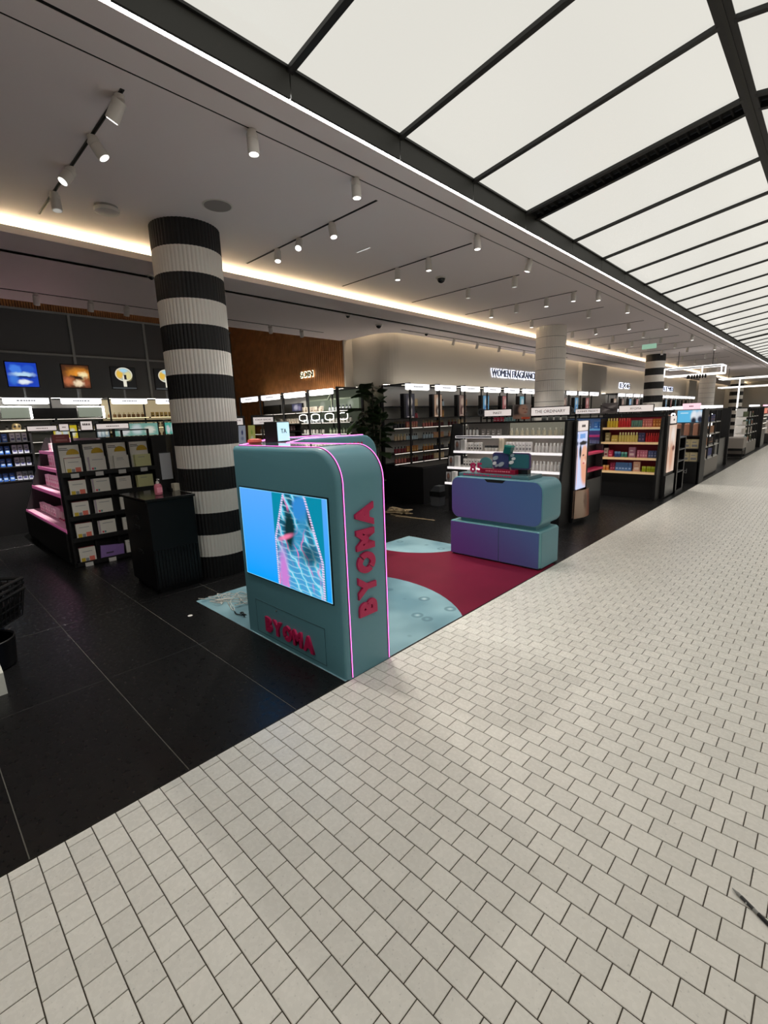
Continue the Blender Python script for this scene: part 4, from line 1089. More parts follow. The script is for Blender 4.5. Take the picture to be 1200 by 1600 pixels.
q = MB(); q.lathe([(.03,0),(.055,.02),(.06,.05),(.05,.085),(.02,.1)], (-7.05,1.35,1.585), 16); q.build('dome', mat('dull_gold',(170,150,110),.3,.6), t, smooth=True)
for y in (1.325,1.375): q = MB(); q.cyl((-7.0,y,1.64),(-6.985,y,1.64),.014,n=10); q.build('hollow', M_BLACK, t)
# lit counter displays seen through the header gap of the mask gondola
for i, (y0,y1,c,lab) in enumerate(((1.95,2.35,(240,214,40),'yellow'),(2.62,2.86,(150,170,180),'grey'),(2.92,3.75,(140,196,182),'sea green'),(3.85,4.2,(90,200,180),'turquoise'))):
    t = empty('lit_display', (-7.6,(y0+y1)/2,0), label='%s glowing display unit seen through the header of the mask gondola' % lab, cat='display', group='glowing displays in the alcove')
    q = MB(); q.box(-7.9,-7.6,y0,y1,0,1.40); q.build('cabinet', GB, t)
    q = MB(); q.box(-7.88,-7.62,y0,y1,1.66,1.70); q.box(-7.88,-7.85,y0,y0+.02,1.4,1.7); q.box(-7.88,-7.85,y1-.02,y1,1.4,1.7); q.build('hood', GB, t)
    q = MB(); q.quad((-7.86,y0+.02,1.41),(-7.86,y1-.02,1.41),(-7.86,y1-.02,1.64),(-7.86,y0+.02,1.64)); q.box(-7.88,-7.862,y0+.02,y1-.02,1.41,1.64)
    q.build('lit_image', picture('lit_display_%d' % i, c, [('e',.2,.4,.12,.35,(250,250,250),.4),('e',.5,.5,.12,.4,(235,250,250),.5),('e',.8,.45,.12,.3,(255,255,240),.4)], .5, noise=.15), t)

# ------------------------------------------------------------------ wall bays: shared builder
M_BAYB = mat('bay_back_grey', (216,213,206), .6)
M_SHLED = mat('shelf_led', (255,250,240), .5, emit=(255,246,232), strength=1.1)
M_GLED = mat('gondola_led', (255,250,245), .5, emit=(255,248,242), strength=4.0)
M_TOPL = mat('bay_top_light', (255,248,235), .5, emit=(255,244,226), strength=11.0)
M_SHWARM = mat('shelf_led_warm', (255,240,205), .5, emit=(255,232,180), strength=2.0)
def bay(name, label, group, loc, rz, w_, d_, h_, shelves, base=.62, back=None, edge=None, post_l=True, hx=(.0,.78), led=None, head=True, front_posts=True, px=0.015, led_z=None):
    """wall bay: local x width, front at y=0, back at y=d"""
    b = empty(name, loc, rz, label=label, cat='wall bay', group=group)
    q = MB(); q.box(0,w_,d_-.02,d_,base,h_); q.build('back_panel', back or M_BAYB, b, local=True)
    if base > .05: q = MB(); q.box(0,w_,.0,d_,0,base); q.build('base_cabinet', GB, b, local=True)
    xs = [0.0]+([w_-.03] if not post_l else [])
    q = MB(); q.box(.0,.03,d_-.04,d_-.0,base,h_); q.build('post', GB, b, local=True)
    if front_posts:
        q = MB(); q.box(px-.015,px+.015,-.0,.03,base,h_+.01); q.build('post', GB, b, local=True)
        q = MB(); q.box(px-.012,px+.012,.03,d_-.04,h_-.02,h_+.01); q.build('side_rail', GB, b, local=True)
    for z in shelves:
        q = MB(); q.box(.0,w_,d_-.36,d_-.02,z-.018,z); s = q.build('shelf', GB if edge is None else edge, b, local=True)
        if led and (led_z is None or z in led_z): q = MB(); q.box(.02,w_-.02,d_-.36-.003,d_-.36,z-.014,z-.005); q.build('light_strip', led, s, local=True)
    if head:
        hs_ = sign(b, hx[0], hx[1], h_-.115, h_-.01, .0, None, M_HEAD, frame=False, name='header_light')
        q = MB(); q.box(hx[0]+.02,hx[1]-.02,.01,.035,h_-.121,h_-.116); q.build('added_down_light', M_GLED, hs_, local=True)  # strip added under the header to brighten the bay interior
    q = MB(); q.box(.05,w_-.05,d_-.2,d_-.02,h_-.01,h_+.01); tb = q.build('top_board', GB, b, local=True)
    q = MB(); q.box(.03,w_-.03,d_-.12,d_-.09,h_+.012,h_+.02); q.build('up_light', M_TOPL, tb, local=True)
    return b
# fragrance wall (faces +X): front at X=-3.97, back at X=-4.70
PF = [((96,30,34),(190,150,90)),((206,150,120),(200,170,90)),((40,36,44),(170,150,110)),((224,196,160),(230,210,150)),((150,46,60),(40,40,44)),((214,120,110),(210,180,120)),((180,200,210),(60,60,66)),((190,120,60),(220,190,110))]
ADS = [[(60,58,70),(208,196,190),(30,26,34)],[(210,170,140),(240,226,210),(70,50,44)],[(150,120,110),(220,190,170),(80,40,40)],[(120,190,235),(225,240,250),(60,130,200)],[(206,120,120),(240,200,190),(150,60,70)],[(130,205,225),(235,245,250),(80,150,190)]]
for i in range(27):
    y0 = 6.865+.918*i
    if 16.6 < y0 < 18.6: continue
    far = i > 6
    lab = '%s fragrance bay of the grey wall, counted from the plant, white header light' % ORD[i] if i < 25 else 'most distant fragrance bay beyond the banded column, %s' % ('near one' if i == 25 else 'far one')
    b = bay('fragrance_bay', lab, 'fragrance bays along the grey wall', (-3.97,y0,0), PI/2, .918, .72, 2.21,
            [1.80,1.56] if i > 2 else [.66,.87,1.12,1.37,1.56,1.80], hx=(.005,.69), led=M_SHLED if i < 3 else None, px=.11, led_z=(1.37,.87,.66))
    if i == 0:
        q = MB(); q.box(.0,.015,.62,.70,0,2.2); q.build('side_panel', GB, b, local=True)
    # lit advertising panel in the upper half
    a = ADS[i % 6]
    q = MB(); x0 = .32 if i < 3 else .40
    q.quad((x0,.30,1.57),(x0+.26,.30,1.57),(x0+.26,.30,2.03),(x0,.30,2.03)); adm = picture('fragrance_ad_%d' % (i % 6), a[0], [('e',.5,.68,.26,.2,a[1],.4),('e',.45,.3,.3,.22,a[2],.5),('e',.55,.25,.14,.16,a[1],.4),('r',.1,.9,.02,.06,a[1])], .45, noise=.18, nscale=4)
    ad = q.build('lit_advert', adm, b, local=True)
    q = MB(); q.box(x0-.06,x0+.27,.303,.40,1.565,2.04); q.build('advert_box', GB, ad, local=True)
    if not far:
        tiers = [(1.80,'upper'),(1.56,'second')] if i > 2 else [(1.80,'top'),(1.56,'second'),(1.37,'third'),(1.12,'fourth'),(.87,'fifth'),(.66,'lowest')]
        for k, (z, nm) in enumerate(tiers):
            c1, c2 = PF[(i*3+k) % 8]; c3, c4 = PF[(i*3+k+3) % 8]
            lo, hi = (.64,.91) if k < 2 else (.14,.90)
            n = 4 if k < 2 else (9 if i < 2 else 6)
            hh = .14 if k < 2 else .11
            stock(b, 'perfume', lo, (lo+hi)/2, .50, z, max(2,n//2), (.058,.036,hh*1.15), c1, c2, 'perfume flacon, near half of %s shelf, %s fragrance bay' % (nm, ORD[i]))
            stock(b, 'perfume' if (i+k) % 2 else 'carton', (lo+hi)/2, hi, .50, z, max(2,n-n//2), (.06,.036,hh*1.1), c3, c4, 'fragrance %s, far half of %s shelf, %s fragrance bay' % ('flacon' if (i+k) % 2 else 'box', nm, ORD[i]))
q = MB(); q.box(-3.95,-3.35,6.55,9.5,0,.66); q.box(-3.95,-3.38,6.56,9.49,.66,.68)
tag(q.build('low_cabinet', GB), 'long low black cabinet standing under the fragrance bays', 'cabinet')
def wall_letters(s, y0, y1, zc, z_h, label):
    t = empty('wall_lettering', (-4.76,(y0+y1)/2,zc), label=label, cat='sign', group='glowing wall letters')
    me = text_mesh(s, z_h/.72, .012, mat('sign_letter_dark',(60,62,72),.5)); sx = (y1-y0)/me['w']
    o = link('lettering', me, t, (.04,0,0), (PI/2,0,PI/2)); o.scale = (sx,1,1)
    me2 = text_mesh(s, z_h/.72, .002, mat('sign_glow',(255,255,255),.5,emit=(215,225,255),strength=2.5), .012); o = link('halo', me2, t, (.02,0,0), (PI/2,0,PI/2)); o.scale = (sx,1.1,1)
wall_letters('WOMEN FRAGRANCE', 11.15, 13.65, 2.66, .19, 'glowing letters WOMEN FRAGRANCE on the grey wall, partly behind the white column')
wall_letters('EXC', 21.2, 22.5, 2.60, .2, 'small distant glowing wall letters left of the banded column')
wall_letters('ET MISS', 28.0, 29.9, 2.62, .2, 'tiny distant glowing wall letters right of the banded column')

# SOIN bays on the wood wall (face -Y)
M_CARE = mat('care_back_green', (132,140,122), .6, emit=(170,190,160), strength=.04)
for i in range(4):
    x0 = -9.05+.937*i
    b = bay('skincare_bay', ['skincare bay below the wood wall, partly hidden by the banded column','skincare bay below the wood wall with dark screens, second from the banded column','skincare bay under the wood wall with pale green lit panel and looped lights','skincare bay at the right end of the wood wall with an open black frame'][i],
            'skincare bays under the wood slats', (x0,6.25,0), 0.0, .937, .72, 2.21, [1.29,1.53,1.77], hx=(.10,.83), led=M_SHLED, back=M_CARE if i > 1 else M_BAYB)
    if i > 1:
        q = MB(); q.quad((.06,.66,1.80),(.88,.66,1.80),(.88,.66,2.02),(.06,.66,2.02)); q.box(.06,.88,.663,.68,1.80,2.02)
        q.build('lit_panel', picture('green_lit_panel', (150,164,138), [('r',.2,.5,.45,.5,(196,204,186)),('r',.2,.42,.3,.34,(196,204,186)),('e',.7,.5,.1,.35,(190,200,180),.5)], .5), b, local=True)
        for j in range(2):
            cx = .25+.45*j; q = MB()
            q.tube([(cx+.14*max(-1,min(1,1.12*math.cos(a))), .38, 1.65+.07*math.copysign(abs(math.sin(a))**.7,math.sin(a))) for a in [2*PI*k/28 for k in range(28)]], .009, 6, closed=True)
            q.build('looped_light', mat('loop_led',(255,255,255),.5,emit=(255,252,240),strength=2.2), b, local=True, smooth=True)
    else:
        q = MB(); q.box(.08,.86,.62,.66,1.80,2.0); q.build('screen_box', M_SATIN, b, local=True)
        if i == 1: q = MB(); q.quad((.45,.618,1.82),(.84,.618,1.82),(.84,.618,1.99),(.45,.618,1.99)); q.build('screen_image', picture('violet_screen', (70,72,110), [('e',.4,.5,.2,.35,(210,205,225),.5),('e',.75,.4,.12,.3,(160,150,190),.5)], .6, noise=.3), b, local=True)
    for k, (z, nm) in enumerate(((1.77,'top'),(1.53,'middle'),(1.29,'lower'))):
        if k == 0 and i < 2: continue
        c = [((228,224,214),(90,90,90)),((196,206,180),(120,140,110)),((226,214,196),(150,120,90)),((210,216,220),(70,80,90))][(i+k) % 4]
        stock(b, ['bottle','jar','carton','dropper'][(i+k) % 4], .08, .86, .50, z, 7, (.06,.05,.12), c[0], c[1], 'skincare %s on the %s shelf of the %s bay under the wood wall' % (['bottle','jar','box','dropper'][(i+k) % 4], nm, ORD[i]))
q = MB(); q.box(-5.30,-5.25,6.25,6.29,0,2.22); q.box(-5.30,-5.25,6.93,6.97,0,2.22); q.box(-5.30,-5.25,6.29,6.93,2.19,2.22); q.box(-5.30,-5.25,6.29,6.93,1.77,1.80); q.box(-5.30,-5.25,6.29,6.93,.0,.04)
tag(q.build('open_frame', GB), 'open black steel end frame at the right end of the skincare bays', 'frame')
t = empty('wall_lettering', (-7.17,7.03,2.58), label='glowing letters SOIN on the wood slat wall', cat='sign', group='glowing wall letters')
me = text_mesh('SOIN', .21, .012, mat('sign_letter_warm',(90,84,60),.5)); o = link('lettering', me, t, (0,-.05,.07), (PI/2,0,0)); o.scale = (.5/me['w'],.8,1)
me = text_mesh('SOIN', .21, .002, mat('sign_glow_warm',(255,250,230),.5,emit=(255,248,210),strength=2.5), .012); o = link('halo', me, t, (0,-.03,.07), (PI/2,0,0)); o.scale = (.5/me['w'],.9,1)

# back wall bays of the alcove (face +X) with warm shelves, and the hanging screens above
for i in range(6):
    y0 = .55+.905*i
    b = bay('alcove_bay', '%s warm lit bay on the dark back wall, counted from the picture edge' % ORD[i], 'warm lit bays of the alcove', (-9.1,y0,0), PI/2, .905, .65, 2.19,
            [.72,.93,1.14,1.35,1.56,1.79], hx=(.07,.78), led=M_SHWARM if i > 2 else M_SHLED, back=mat('glowing_warm_back',(206,192,160),.6,emit=(255,232,180),strength=.22) if i > 2 else M_BAYB, front_posts=i in (3,))  # warm back panels carry emission to lift the alcove's light
    if i in (1,2):
        q = MB(); q.box(.06,.50,.30,.33,1.82,2.02) if i == 1 else q.box(.42,.86,.30,.33,1.82,2.02); q.build('lit_case', picture('lit_case', (160,168,150), [('e',.4,.3,.3,.1,(60,60,60),.5)], .6), b, local=True)
        q = MB(); f = (.06,.50) if i == 1 else (.42,.86)
        q.box(f[0]-.02,f[1]+.03,.28,.30,2.02,2.035); q.box(f[1],f[1]+.012,.28,.30,1.80,2.02); q.box(f[1]+.02,f[1]+.032,.28,.30,1.80,2.02); q.build('case_light', M_LEDW, b, local=True)
        q = MB(); q.box(.52,.905,.28,.33,1.80,2.0) if i == 1 else q.box(0,.38,.28,.33,1.80,2.0); q.build('dark_screen', M_SATIN, b, local=True)
    for k, (z, nm) in enumerate(((1.79,'top'),(1.56,'second'),(1.35,'third'),(1.14,'fourth'),(.93,'fifth'))):
        if i < 1 or (i < 3 and k not in (1,)): continue
        c = [((196,160,70),(90,70,40)),((226,206,150),(120,90,50)),((150,110,60),(210,190,130)),((220,216,200),(60,56,50))][(i*2+k) % 4]
        stock(b, ['carton','jar','bottle','perfume'][(i+k) % 4], .06, .84, .40, z, 8, (.06,.05,.11), c[0], c[1], 'golden %s on the %s shelf of the %s alcove bay' % (['box','jar','bottle','flacon'][(i+k) % 4], nm, ORD[i]))
scr_img = [picture('screen_blue_scene', (24,66,190), [('e',.3,.72,.2,.18,(70,130,235),.3),('e',.72,.74,.2,.17,(40,90,205),.3),('e',.5,.5,.36,.10,(190,225,250),.5),('e',.5,.4,.36,.04,(16,40,110),.4),('e',.52,.2,.22,.09,(235,245,255),.5),('e',.2,.3,.15,.2,(60,120,220),.5)], .9, noise=.12, nscale=6),
           picture('screen_amber_scene', (70,38,22), [('e',.62,.62,.4,.22,(236,150,50),.8),('e',.75,.55,.15,.15,(255,236,180),.6),('e',.45,.45,.3,.1,(40,24,18),.4),('e',.6,.2,.25,.12,(250,226,190),.5),('e',.2,.3,.18,.2,(190,110,70),.6),('e',.85,.25,.14,.2,(150,80,50),.6)], .9, noise=.25, nscale=6),
           picture('screen_ring_scene', (16,17,18), [('e',.52,.68,.36,.32,(250,246,230),.03),('e',.52,.68,.33,.29,(176,190,178),.05),('e',.34,.68,.14,.2,(232,186,70),.4),('e',.70,.62,.14,.2,(226,214,150),.5),('e',.52,.86,.16,.08,(170,216,236),.5),('r',.46,.60,.10,.62,(236,232,214)),('r',.52,.62,.44,.66,(26,26,26)),('r',.0,1,0,.06,(70,74,76))], .9)]
sl = ['blue picture','amber picture','glowing ring picture','glowing ring picture, half hidden by the banded column']
for i, y in enumerate((1.70,2.60,3.505,4.415)):
    t = empty('wall_screen', (-9.5,y+.255,2.395), label='hanging square wall screen with %s' % sl[i], cat='screen', group='square screens above the alcove bays')
    q = MB(); q.cbox(-9.54,-9.50,y,y+.515,2.395,2.88,.004); q.build('housing', M_SATIN, t)
    q = MB(); a = .018; q.quad((-9.498,y+a,2.395+a),(-9.498,y+.515-a,2.395+a),(-9.498,y+.515-a,2.88-a),(-9.498,y+a,2.88-a)); q.build('image', scr_img[min(i,2)], t)
    q = MB(); q.box(-9.56,-9.54,y+.24,y+.27,2.20,2.45); q.build('stem', M_MULL, t)
# ------------------------------------------------------------------ white skincare gondola (faces -Y)
M_WSH = mat('white_shelf', (236,232,230), .4)
M_WSHE = mat('lit_white_shelf_edge', (255,252,250), .4, emit=(255,248,250), strength=.75)  # emission stands for the bright light on the shelf edges
wg = empty('skincare_gondola', (-2.62,6.22,0), 0, label='white shelved skincare gondola with black end panel behind the violet counter', cat='gondola')
q = MB(); q.box(.0,1.92,.10,.9,0,.45); q.build('base', GB, wg, local=True)
q = MB(); q.box(.1,1.92,.50,.53,.45,1.45); q.build('back_panel', mat('white_back_panel',(214,206,200),.5), wg, local=True)
q = MB(); q.prism([(-.03,.0),(.42,.0),(.42,1.44),(.13,1.44),(.12,1.25),(-.03,.42)], 'x', 1.92, 1.955); q.build('end_panel', GB, wg, local=True)
q = MB(); q.prism([(.0,.45),(.5,.45),(.5,1.44),(.22,1.44)], 'x', -.01, .02); q.build('end_panel', GB, wg, local=True)
ws = [(.50,.0,0),(.755,.02,.04),(1.01,.08,.12),(1.245,.12,.13)]
for z, yf, xl in ws:
    q = MB(); q.box(xl,1.92,yf,.50,z-.02,z); s = q.build('shelf', M_WSH, wg, local=True)
    q = MB(); q.box(xl,1.92,yf-.006,yf,z-.03,z+.006); q.build('shelf_edge', M_WSHE, s, local=True)
    q = MB(); q.box(xl+.02,1.9,yf+.03,yf+.05,z-.026,z-.021); q.build('light_strip', M_GLED, s, local=True)
q = MB(); q.box(.14,.80,.113,.12,1.222,1.244); q.build('dark_edge', GB, wg, local=True)
q = MB(); q.box(.95,1.9,.40,.42,1.25,1.43); q.build('backlit_panel', picture('beige_backlit', (206,200,178), [('e',.2,.5,.16,.3,(150,140,116),.5),('r',.45,.95,.1,.8,(214,208,190))], .25), wg, local=True)
q = MB(); q.box(.2,.93,.40,.42,1.25,1.43); q.build('grey_panel', mat('grey_display_panel',(116,112,110),.5), wg, local=True)
q = MB(); q.box(.0,1.93,.46,.56,1.43,1.455); q.box(.55,.57,.5,.53,1.455,1.53); q.box(1.02,1.04,.5,.53,1.455,1.53); q.box(1.90,1.92,.5,.53,1.455,1.53); q.box(.40,1.93,.5,.53,1.50,1.52); q.build('header_rail', M_BLACK, wg, local=True)
sign(wg, .56,1.02,1.545,1.635,.30, 'INKEY', tsize=.055)
sign(wg, 1.345,1.905,1.53,1.64,.30, 'THE ORDINARY', tsize=.062)
q = MB(); q.cyl((.50,.285,1.61),(.50,.31,1.61),.062,n=28); e_ = q.build('round_emblem', mat('slate_disc',(84,86,92),.5), wg, local=True)
q = MB(); q.cyl((.50,.280,1.61),(.50,.286,1.61),.034,n=20); q.build('emblem_centre', M_BLACK, e_, local=True)
q = MB(); q.box(.493,.507,.276,.281,1.585,1.635); q.build('emblem_stroke', MATS['slate_disc'], e_, local=True)
q = MB(); q.quad((1.045,.30,1.49),(1.325,.30,1.49),(1.325,.30,1.70),(1.045,.30,1.70)); q.box(1.045,1.325,.302,.325,1.49,1.70)
q.build('portrait_picture', picture('portrait_print', (150,136,128), [('e',.30,.5,.30,.6,(52,40,38),.5),('e',.60,.62,.26,.36,(190,142,118),.35),('e',.62,.70,.05,.03,(60,40,38),.5),('e',.80,.66,.04,.03,(60,40,38),.5),('e',.72,.44,.08,.03,(150,70,66),.5),('e',.5,.1,.5,.2,(160,120,100),.6)], .3), wg, local=True)
q = MB(); q.box(1.19,1.32,.296,.30,1.485,1.515); q.build('picture_caption', mat('orange_caption',(220,90,60),.5), wg, local=True)
# portrait dividers on the left of each shelf
pm_ = picture('portrait_divider', (214,206,200), [('e',.5,.55,.34,.36,(90,58,46),.3),('e',.5,.62,.2,.18,(170,120,100),.4),('e',.5,.2,.4,.18,(120,110,108),.5)], .2)
for z, yf, xl in ws[:3]:
    q = MB(); q.quad((xl+.01,yf+.02,z),(xl+.10,yf+.02,z),(xl+.10,yf+.02,z+.17),(xl+.01,yf+.02,z+.17)); q.box(xl+.01,xl+.10,yf+.022,yf+.034,z,z+.17); q.build('portrait_card', pm_, wg, local=True)
    q = MB(); q.box(xl+.12,xl+.2,yf+.02,yf+.08,z,z+.18); q.build('white_block', M_WSH, wg, local=True)
for z, nm, yf in ((.50,'lowest',.06),(.755,'third',.08),(1.01,'second',.14)):
    stock(wg, 'carton', .26,.58,yf+.08,z,6,(.042,.04,.13),(232,228,224),(60,56,56),'white carton with dark label, left part of the %s white shelf' % nm)
    stock(wg, 'jar', .62,.86,yf+.08,z,4,(.058,.05,.085),(226,222,216),(58,58,60),'white jar with black lid, middle of the %s white shelf' % nm)
    q = MB(); q.box(.90,.96,yf+.02,.44,z,z+.2); q.build('divider', mat('ivory_divider',(226,214,192),.5), wg, local=True)
    stock(wg, 'carton', .99,1.42,yf+.08,z,8,(.045,.04,.145),(238,234,234),(150,146,150),'plain white serum carton, inner right of the %s white shelf' % nm)
    stock(wg, 'bottle', 1.44,1.88,yf+.08,z,8,(.046,.04,.13),(226,222,220),(240,238,236),'white capped bottle, outer right of the %s white shelf' % nm)
stock(wg, 'bottle', .24,.50,.24,1.246,4,(.04,.04,.13),(222,220,218),(70,70,72),'pale tester bottle, left end of the top white shelf')
stock(wg, 'carton', .54,.90,.24,1.246,4,(.06,.04,.10),(140,134,132),(226,222,220),'grey tester box in the dark tray of the top white shelf')
stock(wg, 'bottle', 1.0,1.86,.28,1.246,10,(.046,.04,.11),(214,206,182),(236,232,220),'ivory capped bottle before the backlit panel of the top white shelf')
stock(wg, 'carton', .60,.78,.50,1.456,3,(.055,.02,.065),(222,40,80),(250,220,230),'red box peeping over the white gondola below the first sign')
stock(wg, 'carton', .80,.98,.50,1.456,3,(.055,.02,.06),(150,206,214),(230,245,245),'aqua box peeping over the white gondola below the first sign')
stock(wg, 'carton', 1.40,1.80,.50,1.456,4,(.08,.02,.055),(190,188,184),(90,90,90),'grey box peeping over the white gondola below the second sign')

# end-cap display of the white gondola (faces +X): card, glowing face panel, printed lower panel
ec = empty('end_cap_display', (-.60,6.6,0), PI/2, label='end-cap display with a tall glowing face poster beside the white gondola', cat='display')
q = MB(); q.box(-.05,.42,.02,.055,0,1.44); q.build('carcass', GB, ec, local=True)
q = MB(); q.box(.0,.31,.0,.02,1.30,1.435); c_ = q.build('brand_card', M_CREAMSIGN, ec, local=True)
link('lettering', dashes(.14,.03,3,M_PRINT,RJ), c_, (.155,-.0005,1.365))
q = MB(); q.quad((.0,.004,.478),(.32,.004,.478),(.32,.004,1.29),(.0,.004,1.29)); q.box(.0,.32,.006,.02,.478,1.29)
q.build('lit_poster', picture('face_poster', (206,214,246), [('e',.72,.52,.42,.24,(232,178,150),.18),('e',.92,.30,.5,.25,(226,160,130),.3),('e',.78,.47,.2,.05,(240,200,180),.6),('e',.62,.585,.10,.014,(70,44,40),.4),('e',.68,.44,.11,.016,(196,90,92),.4),('e',.86,.52,.06,.05,(205,140,116),.6),('e',.55,.80,.45,.035,(18,20,26),.35),('e',.25,.66,.12,.12,(24,22,26),.4),('r',.15,.75,.88,.96,(120,165,225))], 1.0, noise=.03), ec, local=True)
q = MB(); n = 10; vs = []
for i in range(n+1):
    u_ = i/n; yb = -.01-.07*math.sin(PI*u_); 
    vs += [(-.08+.56*u_, yb, .07), (-.06+.5*u_, yb*.8, .47)]
i0 = len(q.f); q.add(vs, [(2*i,2*i+2,2*i+3,2*i+1) for i in range(n)])
for i in range(n): q.uv[i0+i] = [(i/n,0),((i+1)/n,0),((i+1)/n,1),(i/n,1)]
q.add([(-.08,.02,.07),(.48,.02,.07),(.44,.02,.47),(-.06,.02,.47)], [(3,2,1,0)])
q.build('printed_kick_panel', picture('skin_print', (176,128,104), [('e',.2,.5,.25,.7,(198,172,152),.5),('e',.7,.5,.2,.6,(150,84,62),.6),('e',.45,.6,.1,.3,(130,96,78),.5)], 0, noise=.1), ec, local=True)
# black tower with raspberry shelves
tw = empty('shelf_tower', (-.66,7.125,0), PI/2, label='narrow black shelf tower with raspberry shelves behind the face poster', cat='tower')
q = MB(); q.box(0,.60,.10,.38,0,1.05); q.box(.0,.30,.10,.38,1.05,1.15); q.box(0,.60,.0,.10,0,.55); q.build('carcass', M_SATIN, tw, local=True)
q = MB(); q.box(.585,.60,-.005,.38,0,1.06); q.build('side_panel', mat('dark_grey_side',(52,52,54),.4), tw, local=True)
for z in (.955,.70): q = MB(); q.box(-.05,.60,-.02,.10,z-.03,z); q.build('shelf', mat('raspberry_shelf',(196,44,86),.4,emit=(196,44,86),strength=.12), tw, local=True)

# ------------------------------------------------------------------ colourful gondola (faces -Y)
cg = empty('colourful_gondola', (-2.0,9.06,0), 0, label='gondola of colourful bottles on pale wooden shelves farther along the aisle', cat='gondola')
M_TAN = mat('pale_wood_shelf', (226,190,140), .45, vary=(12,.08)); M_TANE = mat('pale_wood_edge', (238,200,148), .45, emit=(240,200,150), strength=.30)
q = MB(); q.box(0,1.78,.08,.9,0,.44); q.build('base', GB, cg, local=True)
q = MB(); q.box(.8,1.78,.46,.5,.44,1.43); q.build('back_panel', mat('raspberry_back',(150,24,60),.5), cg, local=True)
q = MB(); q.box(.0,.8,.46,.5,.44,1.43); q.build('back_panel', mat('pale_blue_back',(140,160,200),.5), cg, local=True)
q = MB(); q.prism([(-.06,.0),(.55,.0),(.5,1.43),(.12,1.43),(-.06,.45)], 'x', 1.78, 1.815); q.build('end_panel', GB, cg, local=True)
for z, yf in ((.48,.0),(.725,.03),(1.0,.06),(1.26,.10)):
    q = MB(); q.box(.83,1.78,yf,.46,z-.02,z); s = q.build('shelf', M_TAN, cg, local=True)
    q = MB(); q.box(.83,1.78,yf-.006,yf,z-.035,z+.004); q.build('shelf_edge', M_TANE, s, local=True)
    q = MB(); q.box(.85,1.76,yf+.03,yf+.05,z-.026,z-.021); q.build('light_strip', M_SHLED, s, local=True)
for z, yf, c in ((1.24,.1,(120,190,240)),(1.12,.08,(200,60,120)),(.9,.05,(160,190,220)),(.6,.02,(160,190,220))):
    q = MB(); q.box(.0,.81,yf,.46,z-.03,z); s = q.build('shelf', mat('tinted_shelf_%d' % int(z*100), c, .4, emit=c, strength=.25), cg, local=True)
q = MB(); q.box(.81,.83,.02,.46,.44,1.43); q.build('divider', GB, cg, local=True)
q = MB(); q.box(.0,1.8,.44,.52,1.43,1.45); q.box(.05,1.8,.47,.5,1.49,1.505); q.box(.6,.62,.47,.5,1.45,1.5); q.box(1.0,1.02,.47,.5,1.45,1.5); q.box(1.72,1.74,.47,.5,1.45,1.5); q.build('header_rail', M_BLACK, cg, local=True)
sign(cg, .22,.68,1.53,1.615,.34, 'SUMMER FRIDAYS', tsize=.05)
sign(cg, 1.02,1.585,1.535,1.645,.34, 'BYOMA', tsize=.055)
q = MB(); q.cyl((.12,.32,1.60),(.12,.345,1.60),.062,n=28); e_ = q.build('round_emblem', MATS['slate_disc'], cg, local=True)
q = MB(); q.cyl((.12,.315,1.60),(.12,.321,1.60),.034,n=20); q.build('emblem_centre', M_BLACK, e_, local=True)
q = MB(); q.quad((.71,.34,1.52),(.985,.34,1.52),(.985,.34,1.71),(.71,.34,1.71)); q.box(.71,.985,.342,.365,1.52,1.71)
q.build('header_picture', picture('streaked_print', (120,108,104), [('e',.5,.5,.5,.12,(196,180,172),.6,.6),('e',.4,.5,.4,.07,(60,50,52),.6,-.5),('e',.7,.3,.3,.1,(70,60,60),.6,.3)], .2, noise=.3), cg, local=True)
T = ' of the colourful gondola'
stock(cg,'bottle',.86,1.06,.22,1.261,4,(.05,.05,.165),(236,204,60),(250,236,150),'yellow bottle on the top shelf'+T)
stock(cg,'bottle',1.06,1.27,.22,1.261,5,(.048,.05,.16),(206,40,44),(236,90,80),'red bottle on the top shelf'+T)
stock(cg,'tube',1.28,1.46,.22,1.261,5,(.04,.04,.12),(96,140,128),(70,110,130),'sage green tube on the top shelf'+T)
stock(cg,'carton',1.47,1.62,.22,1.261,4,(.036,.036,.14),(214,120,116),(240,170,160),'salmon carton on the top shelf'+T)
stock(cg,'carton',1.63,1.76,.22,1.261,3,(.04,.036,.14),(206,120,50),(240,180,110),'orange carton on the top shelf'+T)
stock(cg,'carton',.86,.95,.18,1.001,1,(.085,.05,.165),(176,160,110),(226,214,170),'khaki box on the second shelf'+T)
stock(cg,'pouch',.97,1.08,.18,1.001,2,(.06,.05,.12),(220,190,90),(245,230,160),'mustard pouch on the second shelf'+T)
stock(cg,'bottle',1.09,1.42,.18,1.001,7,(.048,.05,.17),(232,214,120),(250,244,190),'pale yellow bottle on the second shelf'+T)
stock(cg,'carton',1.43,1.53,.18,1.001,2,(.05,.05,.16),(66,70,112),(130,110,150),'navy box on the second shelf'+T)
stock(cg,'bottle',1.54,1.76,.18,1.001,6,(.038,.04,.155),(200,36,42),(230,70,66),'slim red bottle on the second shelf'+T)
stock(cg,'carton',.86,.93,.16,.726,1,(.07,.05,.16),(222,200,196),(150,80,90),'tall pale box on the third shelf'+T)
stock(cg,'carton',.94,1.02,.16,.726,1,(.075,.06,.125),(206,50,90),(240,140,160),'magenta gift box on the third shelf'+T)
stock(cg,'jar',1.04,1.15,.16,.726,2,(.055,.05,.1),(50,90,160),(120,170,220),'blue jar on the third shelf'+T)
stock(cg,'jar',1.16,1.26,.16,.726,2,(.05,.05,.09),(70,150,140),(140,210,200),'teal jar on the third shelf'+T)
stock(cg,'carton',1.28,1.42,.16,.726,1,(.11,.05,.18),(186,130,160),(236,210,220),'mauve boxed set on the third shelf'+T)
